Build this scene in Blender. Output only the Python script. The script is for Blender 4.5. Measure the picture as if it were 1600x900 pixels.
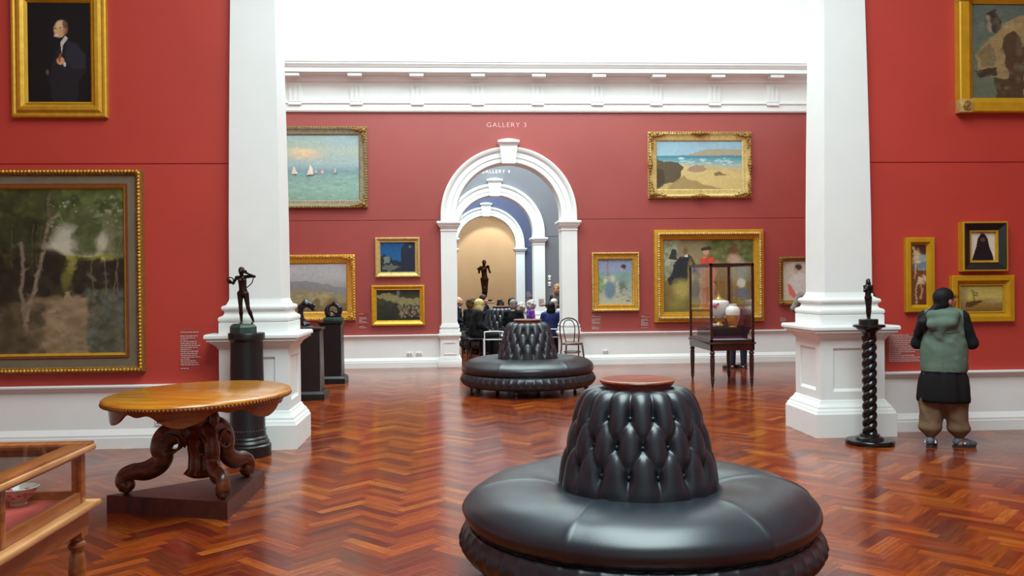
import bpy, bmesh, math, random
import numpy as np
from mathutils import Vector, Matrix

for o in list(bpy.data.objects): bpy.data.objects.remove(o)
scene = bpy.context.scene
C = scene.collection
random.seed(7); RNG = np.random.default_rng(7)
PI = math.pi

# ------------------------------------------------------------------ camera
FPX = 1380.0; CAMH = 1.6
_a = math.atan(85 / FPX); _p = -8 / FPX; _r = 0.0103
cF = np.array([math.sin(_a) * math.cos(_p), math.cos(_a) * math.cos(_p), math.sin(_p)])
_R0 = np.array([math.cos(_a), -math.sin(_a), 0.0]); _U0 = np.cross(_R0, cF)
cU = _U0 * math.cos(_r) + _R0 * math.sin(_r); cR = _R0 * math.cos(_r) - _U0 * math.sin(_r)
cam_d = bpy.data.cameras.new('camera'); cam = bpy.data.objects.new('camera', cam_d); C.objects.link(cam)
cam_d.sensor_width = 36; cam_d.lens = FPX / 1600 * 36; cam_d.clip_end = 200
cam.matrix_world = Matrix(((cR[0], cU[0], -cF[0], 0), (cR[1], cU[1], -cF[1], 0), (cR[2], cU[2], -cF[2], CAMH), (0, 0, 0, 1)))
scene.camera = cam
def at(x, y, d):
    """world point seen at pixel (x, y) on the vertical plane Y = d"""
    v = cF + cR * (x - 800) / FPX - cU * (y - 450) / FPX
    return np.array([0, 0, CAMH]) + v * d / v[1]

# ------------------------------------------------------------------ light
scene.view_settings.view_transform = 'Standard'
scene.view_settings.look = 'None'
scene.view_settings.gamma = 1.0
scene.view_settings.use_curve_mapping = False
scene.view_settings.exposure = 0.0
w = bpy.data.worlds.new('World'); scene.world = w; w.use_nodes = True
w.node_tree.nodes['Background'].inputs[0].default_value = (0.8, 0.9, 1.0, 1)
w.node_tree.nodes['Background'].inputs[1].default_value = 0.25
def area(name, loc, sx, sy, power, col, rot=(0, 0, 0)):
    l = bpy.data.lights.new(name, 'AREA'); l.shape = 'RECTANGLE'; l.size = sx; l.size_y = sy
    l.energy = power; l.color = col
    o = bpy.data.objects.new(name, l); C.objects.link(o); o.location = loc; o.rotation_euler = rot
    return o
DAY = (0.80, 0.985, 1.0)
area('skylight_front', (1.0, 3.4, 7.55), 4.4, 7.0, 1150, DAY)
area('skylight_middle', (1.0, 13.2, 8.45), 8.0, 4.6, 1060, DAY)
area('skylight_gallery_three', (1.0, 20.4, 7.3), 6.0, 3.4, 1050, DAY)
area('skylight_gallery_four', (1.0, 27.0, 7.3), 6.0, 3.6, 1050, DAY)
sp = bpy.data.lights.new('alcove_spotlight', 'SPOT'); sp.energy = 380; sp.color = (1.0, 0.92, 0.79)
sp.spot_size = 1.25; sp.spot_blend = 0.35; sp.shadow_soft_size = 0.06
spo = bpy.data.objects.new('alcove_spotlight', sp); C.objects.link(spo); spo.location = (2.4, 31.2, 4.9)
spo.rotation_euler = (Vector((0.6, 34.2, 1.9)) - Vector((2.4, 31.2, 4.9))).to_track_quat('-Z', 'Y').to_euler()

sp2 = bpy.data.lights.new('alcove_downlight', 'SPOT'); sp2.energy = 270; sp2.color = (1.0, 0.90, 0.74)
sp2.spot_size = 0.95; sp2.spot_blend = 0.25; sp2.shadow_soft_size = 0.05
spo2 = bpy.data.objects.new('alcove_downlight', sp2); C.objects.link(spo2); spo2.location = (1.3, 33.2, 5.2)
spo2.rotation_euler = (Vector((1.1, 34.7, 1.6)) - Vector((1.3, 33.2, 5.2))).to_track_quat('-Z', 'Y').to_euler()

# ------------------------------------------------------------------ materials
def srgb(c):
    out = []
    for x in c[:3]:
        x = x / 255.0
        out.append(x / 12.92 if x <= 0.04045 else ((x + 0.055) / 1.055) ** 2.4)
    return tuple(out)
def mat(name, col, rough=0.5, metal=0.0, bump=0.0, bscale=40.0, var=0.0, vscale=6.0, spec=0.5, stretch=(1, 1, 1), coat=0.0, crough=0.1):
    m = bpy.data.materials.new(name); m.use_nodes = True
    nt = m.node_tree; b = nt.nodes['Principled BSDF']
    c = srgb(col)
    b.inputs['Base Color'].default_value = (*c, 1)
    b.inputs['Roughness'].default_value = rough; b.inputs['Metallic'].default_value = metal
    b.inputs['Specular IOR Level'].default_value = spec
    if coat: b.inputs['Coat Weight'].default_value = coat; b.inputs['Coat Roughness'].default_value = crough
    tc = nt.nodes.new('ShaderNodeTexCoord'); mp = nt.nodes.new('ShaderNodeMapping')
    mp.inputs['Scale'].default_value = stretch
    nt.links.new(tc.outputs['Object'], mp.inputs['Vector'])
    if var:
        n = nt.nodes.new('ShaderNodeTexNoise'); n.inputs['Scale'].default_value = vscale; n.inputs['Detail'].default_value = 5
        nt.links.new(mp.outputs[0], n.inputs['Vector'])
        r = nt.nodes.new('ShaderNodeValToRGB')
        r.color_ramp.elements[0].position = 0.3; r.color_ramp.elements[1].position = 0.7
        r.color_ramp.elements[0].color = (*[max(0, x * (1 - var)) for x in c], 1)
        r.color_ramp.elements[1].color = (*[min(1, x * (1 + var)) for x in c], 1)
        nt.links.new(n.outputs['Fac'], r.inputs[0]); nt.links.new(r.outputs[0], b.inputs['Base Color'])
    if bump:
        n = nt.nodes.new('ShaderNodeTexNoise'); n.inputs['Scale'].default_value = bscale; n.inputs['Detail'].default_value = 4
        nt.links.new(mp.outputs[0], n.inputs['Vector'])
        bp = nt.nodes.new('ShaderNodeBump'); bp.inputs['Strength'].default_value = bump; bp.inputs['Distance'].default_value = 0.01
        nt.links.new(n.outputs['Fac'], bp.inputs['Height']); nt.links.new(bp.outputs[0], b.inputs['Normal'])
    return m
def attr_mat(name, rough, spec=0.5, grain=False, coat=0.0):
    m = bpy.data.materials.new(name); m.use_nodes = True
    nt = m.node_tree; b = nt.nodes['Principled BSDF']
    a = nt.nodes.new('ShaderNodeAttribute'); a.attribute_name = 'col'
    b.inputs['Roughness'].default_value = rough; b.inputs['Specular IOR Level'].default_value = spec
    if coat: b.inputs['Coat Weight'].default_value = coat; b.inputs['Coat Roughness'].default_value = 0.12
    if not grain:
        nt.links.new(a.outputs['Color'], b.inputs['Base Color'])
        n = nt.nodes.new('ShaderNodeTexNoise'); n.inputs['Scale'].default_value = 60; n.inputs['Detail'].default_value = 3
        tc = nt.nodes.new('ShaderNodeTexCoord'); nt.links.new(tc.outputs['Object'], n.inputs['Vector'])
        bp = nt.nodes.new('ShaderNodeBump'); bp.inputs['Strength'].default_value = 0.15; bp.inputs['Distance'].default_value = 0.004
        nt.links.new(n.outputs['Fac'], bp.inputs['Height']); nt.links.new(bp.outputs[0], b.inputs['Normal'])
    else:
        uv = nt.nodes.new('ShaderNodeUVMap'); uv.uv_map = 'UVMap'
        mp = nt.nodes.new('ShaderNodeMapping'); mp.inputs['Scale'].default_value = (5, 60, 1)
        nt.links.new(uv.outputs[0], mp.inputs['Vector'])
        n = nt.nodes.new('ShaderNodeTexNoise'); n.inputs['Scale'].default_value = 1.0; n.inputs['Detail'].default_value = 6
        nt.links.new(mp.outputs[0], n.inputs['Vector'])
        r = nt.nodes.new('ShaderNodeValToRGB')
        r.color_ramp.elements[0].position = 0.3; r.color_ramp.elements[0].color = (0.55, 0.5, 0.5, 1)
        r.color_ramp.elements[1].position = 0.7; r.color_ramp.elements[1].color = (1.2, 1.15, 1.1, 1)
        nt.links.new(n.outputs['Fac'], r.inputs[0])
        mx = nt.nodes.new('ShaderNodeMix'); mx.data_type = 'RGBA'; mx.blend_type = 'MULTIPLY'; mx.inputs['Factor'].default_value = 1
        nt.links.new(a.outputs['Color'], mx.inputs['A']); nt.links.new(r.outputs[0], mx.inputs['B'])
        nt.links.new(mx.outputs['Result'], b.inputs['Base Color'])
        # gentle unevenness of the varnish
        tc = nt.nodes.new('ShaderNodeTexCoord')
        n2 = nt.nodes.new('ShaderNodeTexNoise'); n2.inputs['Scale'].default_value = 7; n2.inputs['Detail'].default_value = 2
        g = nt.nodes.new('ShaderNodeNewGeometry')
        nt.links.new(g.outputs['Position'], n2.inputs['Vector'])
        bp = nt.nodes.new('ShaderNodeBump'); bp.inputs['Strength'].default_value = 0.02; bp.inputs['Distance'].default_value = 0.01
        nt.links.new(n2.outputs['Fac'], bp.inputs['Height']); nt.links.new(bp.outputs[0], b.inputs['Normal'])
    return m
def glass_mat(name, tint=(1, 1, 1), refl=1.0):
    m = bpy.data.materials.new(name); m.use_nodes = True
    nt = m.node_tree; nt.nodes.clear()
    out = nt.nodes.new('ShaderNodeOutputMaterial'); mx = nt.nodes.new('ShaderNodeMixShader')
    t = nt.nodes.new('ShaderNodeBsdfTransparent'); t.inputs[0].default_value = (*tint, 1)
    g = nt.nodes.new('ShaderNodeBsdfGlossy'); g.inputs['Roughness'].default_value = 0.02
    lw = nt.nodes.new('ShaderNodeLayerWeight'); lw.inputs['Blend'].default_value = 0.5
    f = nt.nodes.new('ShaderNodeMath'); f.operation = 'POWER'; f.inputs[1].default_value = 4.0; nt.links.new(lw.outputs['Facing'], f.inputs[0])
    ad = nt.nodes.new('ShaderNodeMath'); ad.operation = 'ADD'; ad.inputs[1].default_value = 0.025
    mm = nt.nodes.new('ShaderNodeMath'); mm.operation = 'MULTIPLY'; mm.inputs[1].default_value = refl
    nt.links.new(f.outputs[0], mm.inputs[0]); nt.links.new(mm.outputs[0], ad.inputs[0]); nt.links.new(ad.outputs[0], mx.inputs[0])
    nt.links.new(t.outputs[0], mx.inputs[1]); nt.links.new(g.outputs[0], mx.inputs[2]); nt.links.new(mx.outputs[0], out.inputs[0])
    return m
def wood(name, col, dark, rough=0.35, scale=3.0, stretch=(1, 12, 12), coat=0.3):
    m = mat(name, col, rough, coat=coat, crough=0.15)
    nt = m.node_tree; b = nt.nodes['Principled BSDF']
    tc = nt.nodes.new('ShaderNodeTexCoord'); mp = nt.nodes.new('ShaderNodeMapping'); mp.inputs['Scale'].default_value = stretch
    nt.links.new(tc.outputs['Object'], mp.inputs[0])
    n = nt.nodes.new('ShaderNodeTexNoise'); n.inputs['Scale'].default_value = scale; n.inputs['Detail'].default_value = 6; n.inputs['Distortion'].default_value = 0.6
    nt.links.new(mp.outputs[0], n.inputs['Vector'])
    r = nt.nodes.new('ShaderNodeValToRGB')
    r.color_ramp.elements[0].position = 0.32; r.color_ramp.elements[1].position = 0.68
    r.color_ramp.elements[0].color = (*srgb(dark), 1); r.color_ramp.elements[1].color = (*srgb(col), 1)
    nt.links.new(n.outputs['Fac'], r.inputs[0]); nt.links.new(r.outputs[0], b.inputs['Base Color'])
    return m
M = dict(
    red=mat('red_wall_paint', (182, 55, 42), 0.45, var=0.05, vscale=1.2, spec=0.8, bump=0.01, bscale=150),
    red_hazed=mat('red_wall_paint_hazed', (154, 62, 56), 0.45, var=0.05, vscale=1.2, spec=0.8, bump=0.01, bscale=150),  # far wall's red, with the pale lens-glare haze mixed into the colour
    grey=mat('grey_wall_paint', (112, 110, 116), 0.8, var=0.04, vscale=1.5, spec=0.2),
    blue=mat('slate_blue_wall_paint', (84, 86, 112), 0.8, var=0.04, vscale=1.5, spec=0.2),
    cream=mat('cream_wall_paint', (224, 200, 166), 0.85, var=0.03, vscale=1.5, spec=0.2),
    white=mat('white_gloss_paint', (232, 233, 230), 0.42, var=0.02, vscale=3, spec=0.4),
    plaster=mat('white_plaster', (240, 242, 241), 0.85, var=0.01, vscale=2, spec=0.2),
    dark_gap=mat('floor_underlay', (46, 20, 12), 0.6, var=0.1),
    parquet=attr_mat('jarrah_parquet', 0.18, 0.5, grain=True),
    leather=mat('black_leather', (24, 32, 39), 0.34, bump=0.08, bscale=260, var=0.12, vscale=9, spec=0.7),
    leather_b=mat('black_leather_button', (26, 28, 31), 0.4, bump=0.05, bscale=100),
    cap_wood=wood('cap_wood', (146, 66, 34), (96, 38, 20), 0.28),
    dark_wood=wood('dark_wood', (62, 30, 22), (34, 16, 12), 0.32),
    gold=mat('gilt', (206, 158, 62), 0.42, 0.55, bump=0.35, bscale=70, var=0.22, vscale=30),
    gold_plain=mat('plain_gilt', (204, 156, 44), 0.45, 0.45, bump=0.06, bscale=60, var=0.12, vscale=14),
    gold_pale=mat('pale_gilt', (196, 168, 104), 0.5, 0.4, bump=0.3, bscale=80, var=0.2, vscale=25),
    gold_dark=mat('aged_gilt', (150, 112, 50), 0.5, 0.45, bump=0.4, bscale=80, var=0.3, vscale=30),
    gold_ochre=mat('ochre_gilt', (196, 146, 20), 0.5, 0.3, bump=0.08, bscale=40, var=0.1, vscale=8),
    silver_gilt=mat('tarnished_gilt', (142, 130, 104), 0.5, 0.4, bump=0.4, bscale=80, var=0.25, vscale=25),
    linen=mat('grey_linen_slip', (112, 100, 80), 0.85, bump=0.1, bscale=200, var=0.08),
    redwood=mat('red_brown_slip', (118, 62, 34), 0.5, var=0.15, vscale=12),
    ebony=mat('ebonised_frame', (26, 24, 26), 0.4, var=0.2),
    canvas=attr_mat('oil_paint', 0.55, 0.3),
    black=mat('ebonised_wood', (17, 18, 20), 0.36, var=0.2, vscale=8),
    black_gloss=mat('black_lacquer', (14, 15, 17), 0.2, var=0.1),
    edge_grey=mat('worn_black_edge', (92, 94, 96), 0.45, var=0.15),
    bronze=mat('dark_bronze', (48, 38, 28), 0.34, 0.75, bump=0.2, bscale=40, var=0.3, vscale=14),
    bronze_brown=mat('brown_bronze', (74, 46, 26), 0.38, 0.7, bump=0.2, bscale=10, var=0.3, vscale=6),
    verdigris=mat('green_bronze', (52, 72, 62), 0.5, 0.4, bump=0.4, bscale=30, var=0.35, vscale=14),
    stone_dark=mat('polished_dark_stone', (20, 24, 34), 0.16, bump=0.1, bscale=30, var=0.3, vscale=14),
    marble=mat('veined_marble', (196, 190, 172), 0.35, var=0.12, vscale=20),
    top_wood=wood('golden_table_wood', (196, 128, 24), (160, 92, 12), 0.22, 2.2, (1, 5, 5), coat=0.35),
    apron_wood=wood('carved_apron_wood', (142, 76, 26), (96, 44, 14), 0.34, 4, (2, 2, 8)),
    carve_wood=wood('carved_dark_wood', (112, 56, 26), (52, 24, 14), 0.34, 5, (2, 2, 5)),
    plinth_wood=wood('plinth_wood', (84, 36, 24), (54, 22, 16), 0.4, 3, (2, 10, 2)),
    case_wood=wood('honey_case_wood', (158, 92, 44), (122, 62, 26), 0.3, 4, (8, 1, 8)),
    case_edge=wood('pale_moulding_wood', (204, 150, 98), (168, 112, 66), 0.3, 4, (8, 1, 8)),
    velvet=mat('red_velvet', (168, 62, 58), 0.9, bump=0.1, bscale=200, var=0.08),
    glass=glass_mat('clear_glass', (0.975, 0.985, 0.985), 0.6),
    acrylic=glass_mat('clear_acrylic', (0.99, 0.98, 0.98), 0.5),
    porcelain=mat('white_porcelain', (226, 218, 212), 0.2, var=0.06, vscale=14),
    porc_pink=mat('pink_enamel', (190, 84, 110), 0.3, var=0.3, vscale=30),
    amber=mat('amber_glaze', (178, 116, 52), 0.25, var=0.3, vscale=12),
    vase_gold=mat('gilt_porcelain', (190, 160, 92), 0.3, 0.6, bump=0.1),
    label_text=mat('white_print', (206, 172, 166), 0.7, var=0.05),
    letter=mat('pale_pink_lettering', (232, 176, 172), 0.6, var=0.03),
    letter_w=mat('cream_lettering', (236, 226, 210), 0.6, var=0.03),
    plastic=mat('white_plastic', (228, 228, 224), 0.35, var=0.02),
    plastic_d=mat('grey_plastic', (120, 120, 118), 0.4, var=0.05),
    whitetube=mat('white_enamel_tube', (220, 224, 226), 0.3, var=0.03),
    grey_fab=mat('grey_seat_fabric', (64, 66, 68), 0.85, bump=0.1, bscale=150, var=0.1),
    bentwood=wood('dark_bentwood', (78, 42, 32), (50, 26, 22), 0.3, 4, (4, 4, 4)),
    cane=mat('cane_seat', (128, 92, 74), 0.6, bump=0.2, bscale=120, var=0.1),
    skin=mat('skin', (200, 148, 122), 0.5, var=0.06, vscale=12),
    skin_tan=mat('skin_tan', (176, 120, 92), 0.5, var=0.06, vscale=12),
    eye=mat('dark_eye', (30, 22, 20), 0.2, var=0.05),
)
def cloth(name, col, rough=0.85): 
    m = mat('cloth_' + name, col, rough, bump=0.25, bscale=22, var=0.12, vscale=10, spec=0.25); M[name] = m; return m
for n_, c_ in dict(navy=(26, 32, 50), black=(20, 21, 24), charcoal=(34, 42, 44), bluej=(34, 48, 98), purple=(122, 70, 160), whitec=(220, 224, 232),
                   sage=(92, 110, 96), olive=(112, 88, 66), maroon=(74, 34, 52), greyj=(128, 120, 110), denim=(30, 34, 52), slate=(70, 74, 76), black2=(20, 18, 20)).items():
    if n_ == 'black': cloth('blackc', c_)
    else: cloth(n_, c_)
for n_, c_ in dict(hair_black=(22, 20, 22), hair_brown=(96, 74, 48), hair_dark=(48, 30, 26), hair_grey=(132, 128, 122), hair_white=(204, 198, 186), hair_blond=(196, 176, 118), hair_gold=(168, 122, 76)).items():
    M[n_] = mat(n_, c_, 0.6, bump=0.6, bscale=60, var=0.2, vscale=40, spec=0.2, stretch=(1, 1, 0.3))
M['shoe'] = mat('grey_trainer', (88, 96, 108), 0.6, var=0.5, vscale=30)
M['shoe_black'] = mat('black_shoe', (24, 24, 26), 0.35, var=0.1)
M['sole'] = mat('dark_sole', (40, 42, 46), 0.7, var=0.1)

# ------------------------------------------------------------------ helpers
def tag(o, label=None, cat=None, group=None, kind=None):
    if label: o['label'] = label
    if cat: o['category'] = cat
    if group: o['group'] = group
    if kind: o['kind'] = kind
    return o
def empty(name, loc=(0, 0, 0), rz=0.0, parent=None):
    o = bpy.data.objects.new(name, None); C.objects.link(o); o.location = loc; o.rotation_euler = (0, 0, rz)
    o.empty_display_size = 0.1
    if parent: o.parent = parent
    return o
def thing(name, label, cat, loc=(0, 0, 0), rz=0.0, group=None):
    return tag(empty(name, loc, rz), label, cat, group)
def struct(name, loc=(0, 0, 0)):
    return tag(empty(name, loc), kind='structure')
def link_mesh(name, v, f, m, parent=None, smooth=None, cols=None, uvs=None):
    me = bpy.data.meshes.new(name)
    me.from_pydata([tuple(map(float, p)) for p in v], [], [tuple(map(int, q)) for q in f])
    if m is not None: me.materials.append(M[m] if isinstance(m, str) else m)
    if smooth is not None:
        me.shade_smooth()
        if smooth < 3.1: me.set_sharp_from_angle(angle=smooth)
    if cols is not None:
        at_ = me.color_attributes.new('col', 'FLOAT_COLOR', 'POINT')
        cc = np.ones((len(v), 4), np.float32); cc[:, :3] = cols; at_.data.foreach_set('color', cc.ravel())
    o = bpy.data.objects.new(name, me); C.objects.link(o)
    if parent is not None: o.parent = parent
    return o
def copy_tree(o, parent=None):
    c = o.copy(); C.objects.link(c); c.parent = parent
    for ch in list(o.children): copy_tree(ch, c)
    return c
class MB:
    def __init__(s): s.v = []; s.f = []
    def add(s, v, f):
        n = len(s.v); s.v += [tuple(p) for p in v]; s.f += [tuple(i + n for i in q) for q in f]; return s
    def box(s, x0, x1, y0, y1, z0, z1, ch=0.0):
        if ch:
            # chamfered box : bmesh bevel
            bm = bmesh.new(); bmesh.ops.create_cube(bm, size=1)
            for q in bm.verts:
                q.co = ((x0 + x1) / 2 + q.co.x * (x1 - x0), (y0 + y1) / 2 + q.co.y * (y1 - y0), (z0 + z1) / 2 + q.co.z * (z1 - z0))
            bmesh.ops.bevel(bm, geom=bm.edges[:], offset=ch, segments=2, affect='EDGES', profile=0.5)
            bm.verts.index_update(); v = [tuple(q.co) for q in bm.verts]; f = [[q.index for q in p.verts] for p in bm.faces]
            bm.free(); return s.add(v, f)
        v = [(x0, y0, z0), (x1, y0, z0), (x1, y1, z0), (x0, y1, z0), (x0, y0, z1), (x1, y0, z1), (x1, y1, z1), (x0, y1, z1)]
        return s.add(v, [(0, 3, 2, 1), (4, 5, 6, 7), (0, 1, 5, 4), (1, 2, 6, 5), (2, 3, 7, 6), (3, 0, 4, 7)])
    def lathe(s, prof, n=32, c=(0, 0, 0), sx=1.0, sy=1.0, fn=None):
        """prof: [(r, z)] bottom to top; closed ends if r == 0"""
        v = []; f = []
        for r, z in prof:
            for i in range(n):
                t = 2 * PI * i / n; rr = fn(r, z, t) if fn else r
                v.append((c[0] + rr * math.cos(t) * sx, c[1] + rr * math.sin(t) * sy, c[2] + z))
        for j in range(len(prof) - 1):
            for i in range(n):
                a = j * n + i; b = j * n + (i + 1) % n
                f.append((a, b, b + n, a + n))
        f.append(tuple(range(n - 1, -1, -1))); f.append(tuple(range((len(prof) - 1) * n, len(prof) * n)))
        return s.add(v, f)
    def sqlathe(s, prof, c=(0, 0), aspect=1.0):
        """square lathe : prof [(half, z)]"""
        v = []; f = []
        for h, z in prof:
            for sx, sy in ((-1, -1), (1, -1), (1, 1), (-1, 1)): v.append((c[0] + sx * h, c[1] + sy * h * aspect, z))
        for j in range(len(prof) - 1):
            for i in range(4):
                a = j * 4 + i; b = j * 4 + (i + 1) % 4; f.append((a, b, b + 4, a + 4))
        f.append((3, 2, 1, 0)); n = len(prof) * 4; f.append((n - 4, n - 3, n - 2, n - 1))
        return s.add(v, f)
    def tube(s, pts, rad, n=8, closed=False):
        pts = [np.array(p, float) for p in pts]; m = len(pts)
        rad = [rad] * m if not hasattr(rad, '__len__') else rad
        v = []; f = []; up = None
        for i, p in enumerate(pts):
            if closed: t = pts[(i + 1) % m] - pts[i - 1]
            else: t = pts[min(i + 1, m - 1)] - pts[max(i - 1, 0)]
            t = t / (np.linalg.norm(t) + 1e-9)
            if up is None:
                up = np.array([0, 0, 1.0]) if abs(t[2]) < 0.9 else np.array([1.0, 0, 0])
            a = np.cross(t, up); a /= np.linalg.norm(a) + 1e-9; b = np.cross(a, t); up = b
            for k in range(n):
                q = 2 * PI * k / n; v.append(p + rad[i] * (a * math.cos(q) + b * math.sin(q)))
        for i in range(m if closed else m - 1):
            for k in range(n):
                a = i * n + k; b = i * n + (k + 1) % n; c2 = ((i + 1) % m) * n
                f.append((a, b, c2 + (k + 1) % n, c2 + k))
        if not closed: f.append(tuple(range(n - 1, -1, -1))); f.append(tuple(range((m - 1) * n, m * n)))
        return s.add(v, f)
    def prism(s, poly, h0, h1, axis='z'):
        n = len(poly)
        def mk(p, h): return {'z': (p[0], p[1], h), 'y': (p[0], h, p[1]), 'x': (h, p[0], p[1])}[axis]
        v = [mk(p, h0) for p in poly] + [mk(p, h1) for p in poly]
        f = [tuple(range(n - 1, -1, -1)), tuple(range(n, 2 * n))] + [(i, (i + 1) % n, n + (i + 1) % n, n + i) for i in range(n)]
        return s.add(v, f)
    def ell(s, c, r, nu=8, nv=6):
        v = []; f = []
        for j in range(nv + 1):
            ph = PI * j / nv
            for i in range(nu):
                t = 2 * PI * i / nu
                v.append((c[0] + r[0] * math.sin(ph) * math.cos(t), c[1] + r[1] * math.sin(ph) * math.sin(t), c[2] - r[2] * math.cos(ph)))
        for j in range(nv):
            for i in range(nu):
                a = j * nu + i; b = j * nu + (i + 1) % nu; f.append((a, b, b + nu, a + nu))
        return s.add(v, f)
    def build(s, name, m, parent=None, smooth=None, fix=True):
        o = link_mesh(name, s.v, s.f, m, parent, None)
        if fix:
            bm = bmesh.new(); bm.from_mesh(o.data); bmesh.ops.remove_doubles(bm, verts=bm.verts, dist=1e-6)
            bmesh.ops.recalc_face_normals(bm, faces=bm.faces); bm.to_mesh(o.data); bm.free()
        if smooth is not None:
            o.data.shade_smooth()
            if smooth < 3.1: o.data.set_sharp_from_angle(angle=smooth)
        return o
def B(name, m, parent, *b, ch=0.0): return MB().box(*b, ch=ch).build(name, m, parent, smooth=0.6 if ch else None)

# --- signed distance figures -> surface nets
def sdf_mesh(prims, h, k=0.03):
    lo = np.array([1e9] * 3); hi = -lo
    for p in prims:
        if p[0] == 'c':
            r = max(p[3], p[4]) * (p[6] if len(p) > 6 and p[6] > 1 else 1)
            for q in (p[1], p[2]): lo = np.minimum(lo, np.array(q) - r); hi = np.maximum(hi, np.array(q) + r)
        elif p[0] == 'e':
            rr = max(p[2]) if len(p) > 3 else np.array(p[2])
            lo = np.minimum(lo, np.array(p[1]) - rr); hi = np.maximum(hi, np.array(p[1]) + rr)
    lo -= 2.5 * h; hi += 2.5 * h
    n = np.ceil((hi - lo) / h).astype(int) + 1
    BIG = 1.0
    F = np.full(n, BIG, np.float32)
    ax = [lo[i] + h * np.arange(n[i]) for i in range(3)]
    for p in prims:
        mg = k + 2.5 * h
        if p[0] in ('c',):
            r = max(p[3], p[4]) * (max(1, p[6]) if len(p) > 6 else 1)
            a = np.array(p[1], float); b = np.array(p[2], float)
            l = np.minimum(a, b) - r - mg; u = np.maximum(a, b) + r + mg
        else:
            rr = max(p[2]) if len(p) > 3 else np.array(p[2])
            l = np.array(p[1]) - rr - mg; u = np.array(p[1]) + rr + mg
        i0 = np.clip(((l - lo) / h).astype(int), 0, n - 1); i1 = np.clip(((u - lo) / h).astype(int) + 2, 1, n)
        if (i1 <= i0).any(): continue
        X, Yg, Zg = np.meshgrid(ax[0][i0[0]:i1[0]], ax[1][i0[1]:i1[1]], ax[2][i0[2]:i1[2]], indexing='ij')
        P = np.stack([X, Yg, Zg], -1)
        if p[0] == 'c':
            ab = b - a; L = ab @ ab + 1e-12
            t = np.clip(((P - a) @ ab) / L, 0, 1)
            d = P - (a + t[..., None] * ab)
            if len(p) > 5:
                nn = np.array(p[5], float); nn /= np.linalg.norm(nn); q = d @ nn
                d = d + (q / p[6] - q)[..., None] * nn
            D = np.sqrt((d * d).sum(-1)) - (p[3] + (p[4] - p[3]) * t)
        else:
            d = P - np.array(p[1], float)
            if len(p) > 3: d = d @ np.array(p[3])
            r = np.array(p[2], float)
            k0 = np.sqrt(((d / r) ** 2).sum(-1)); k1 = np.sqrt(((d / (r * r)) ** 2).sum(-1)) + 1e-9
            D = k0 * (k0 - 1) / k1
        sl = tuple(slice(i0[i], i1[i]) for i in range(3))
        cur = F[sl]
        if p[0] == 's':
            F[sl] = np.maximum(cur, -D)
        else:
            hh = np.clip(0.5 + 0.5 * (cur - D) / k, 0, 1)
            F[sl] = cur * (1 - hh) + D * hh - k * hh * (1 - hh)
    ins = F < 0
    co = [(i, j, q) for i in (0, 1) for j in (0, 1) for q in (0, 1)]
    sh = [slice(0, -1), slice(1, None)]
    cnt = sum(ins[sh[c[0]], sh[c[1]], sh[c[2]]].astype(np.int8) for c in co)
    act = (cnt > 0) & (cnt < 8)
    idx = np.full(act.shape, -1, np.int64); ids = np.argwhere(act); idx[act] = np.arange(len(ids))
    vals = np.stack([F[ids[:, 0] + c[0], ids[:, 1] + c[1], ids[:, 2] + c[2]] for c in co], 1)
    cof = np.array(co, float)
    S = np.zeros((len(ids), 3)); W = np.zeros(len(ids))
    for i in range(8):
        for j in range(i + 1, 8):
            if abs(cof[i] - cof[j]).sum() != 1: continue
            m_ = (vals[:, i] < 0) != (vals[:, j] < 0)
            t = vals[m_, i] / (vals[m_, i] - vals[m_, j])
            S[m_] += cof[i] + (cof[j] - cof[i]) * t[:, None]; W[m_] += 1
    V = lo + (ids + S / W[:, None]) * h
    Q = []
    for axn in range(3):
        A = [slice(None)] * 3; Bq = [slice(None)] * 3; A[axn] = slice(0, -1); Bq[axn] = slice(1, None)
        ch = ins[tuple(A)] != ins[tuple(Bq)]
        o1, o2 = [(1, 2), (2, 0), (0, 1)][axn]
        E_ = np.argwhere(ch)
        E_ = E_[(E_[:, o1] > 0) & (E_[:, o2] > 0) & (E_[:, o1] < n[o1] - 1) & (E_[:, o2] < n[o2] - 1)]
        def g(d1, d2):
            e = E_.copy(); e[:, o1] -= d1; e[:, o2] -= d2; return idx[e[:, 0], e[:, 1], e[:, 2]]
        q = np.stack([g(1, 1), g(0, 1), g(0, 0), g(1, 0)], 1)
        flip = ~ins[E_[:, 0], E_[:, 1], E_[:, 2]]
        q[flip] = q[flip][:, ::-1]
        Q.append(q)
    Q = np.concatenate(Q); Q = Q[(Q >= 0).all(1)]
    return V, Q
def np_mesh(name, V, Q, m, parent=None, smooth=True):
    me = bpy.data.meshes.new(name)
    me.vertices.add(len(V)); me.vertices.foreach_set('co', np.asarray(V, np.float32).ravel())
    me.loops.add(Q.size); me.loops.foreach_set('vertex_index', Q.ravel().astype(np.int32))
    me.polygons.add(len(Q)); me.polygons.foreach_set('loop_start', (np.arange(len(Q)) * Q.shape[1]).astype(np.int32))
    me.polygons.foreach_set('loop_total', np.full(len(Q), Q.shape[1], np.int32))
    me.update(calc_edges=True); me.validate()
    if smooth: me.shade_smooth()
    else: me.shade_flat()
    me.materials.append(M[m] if isinstance(m, str) else m)
    o = bpy.data.objects.new(name, me); C.objects.link(o)
    if parent is not None: o.parent = parent
    return o
def blob(name, prims, h, k, m, parent=None):
    V, Q = sdf_mesh(prims, h, k); return np_mesh(name, V, Q, m, parent)

# ==================================================================== SETTING
X0 = 1.0
YN, YF, Y3, Y4 = 9.0, 17.0, 23.3, 30.3      # room-facing planes of the cross walls
DADO, SEAM = 0.63, 2.82

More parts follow.
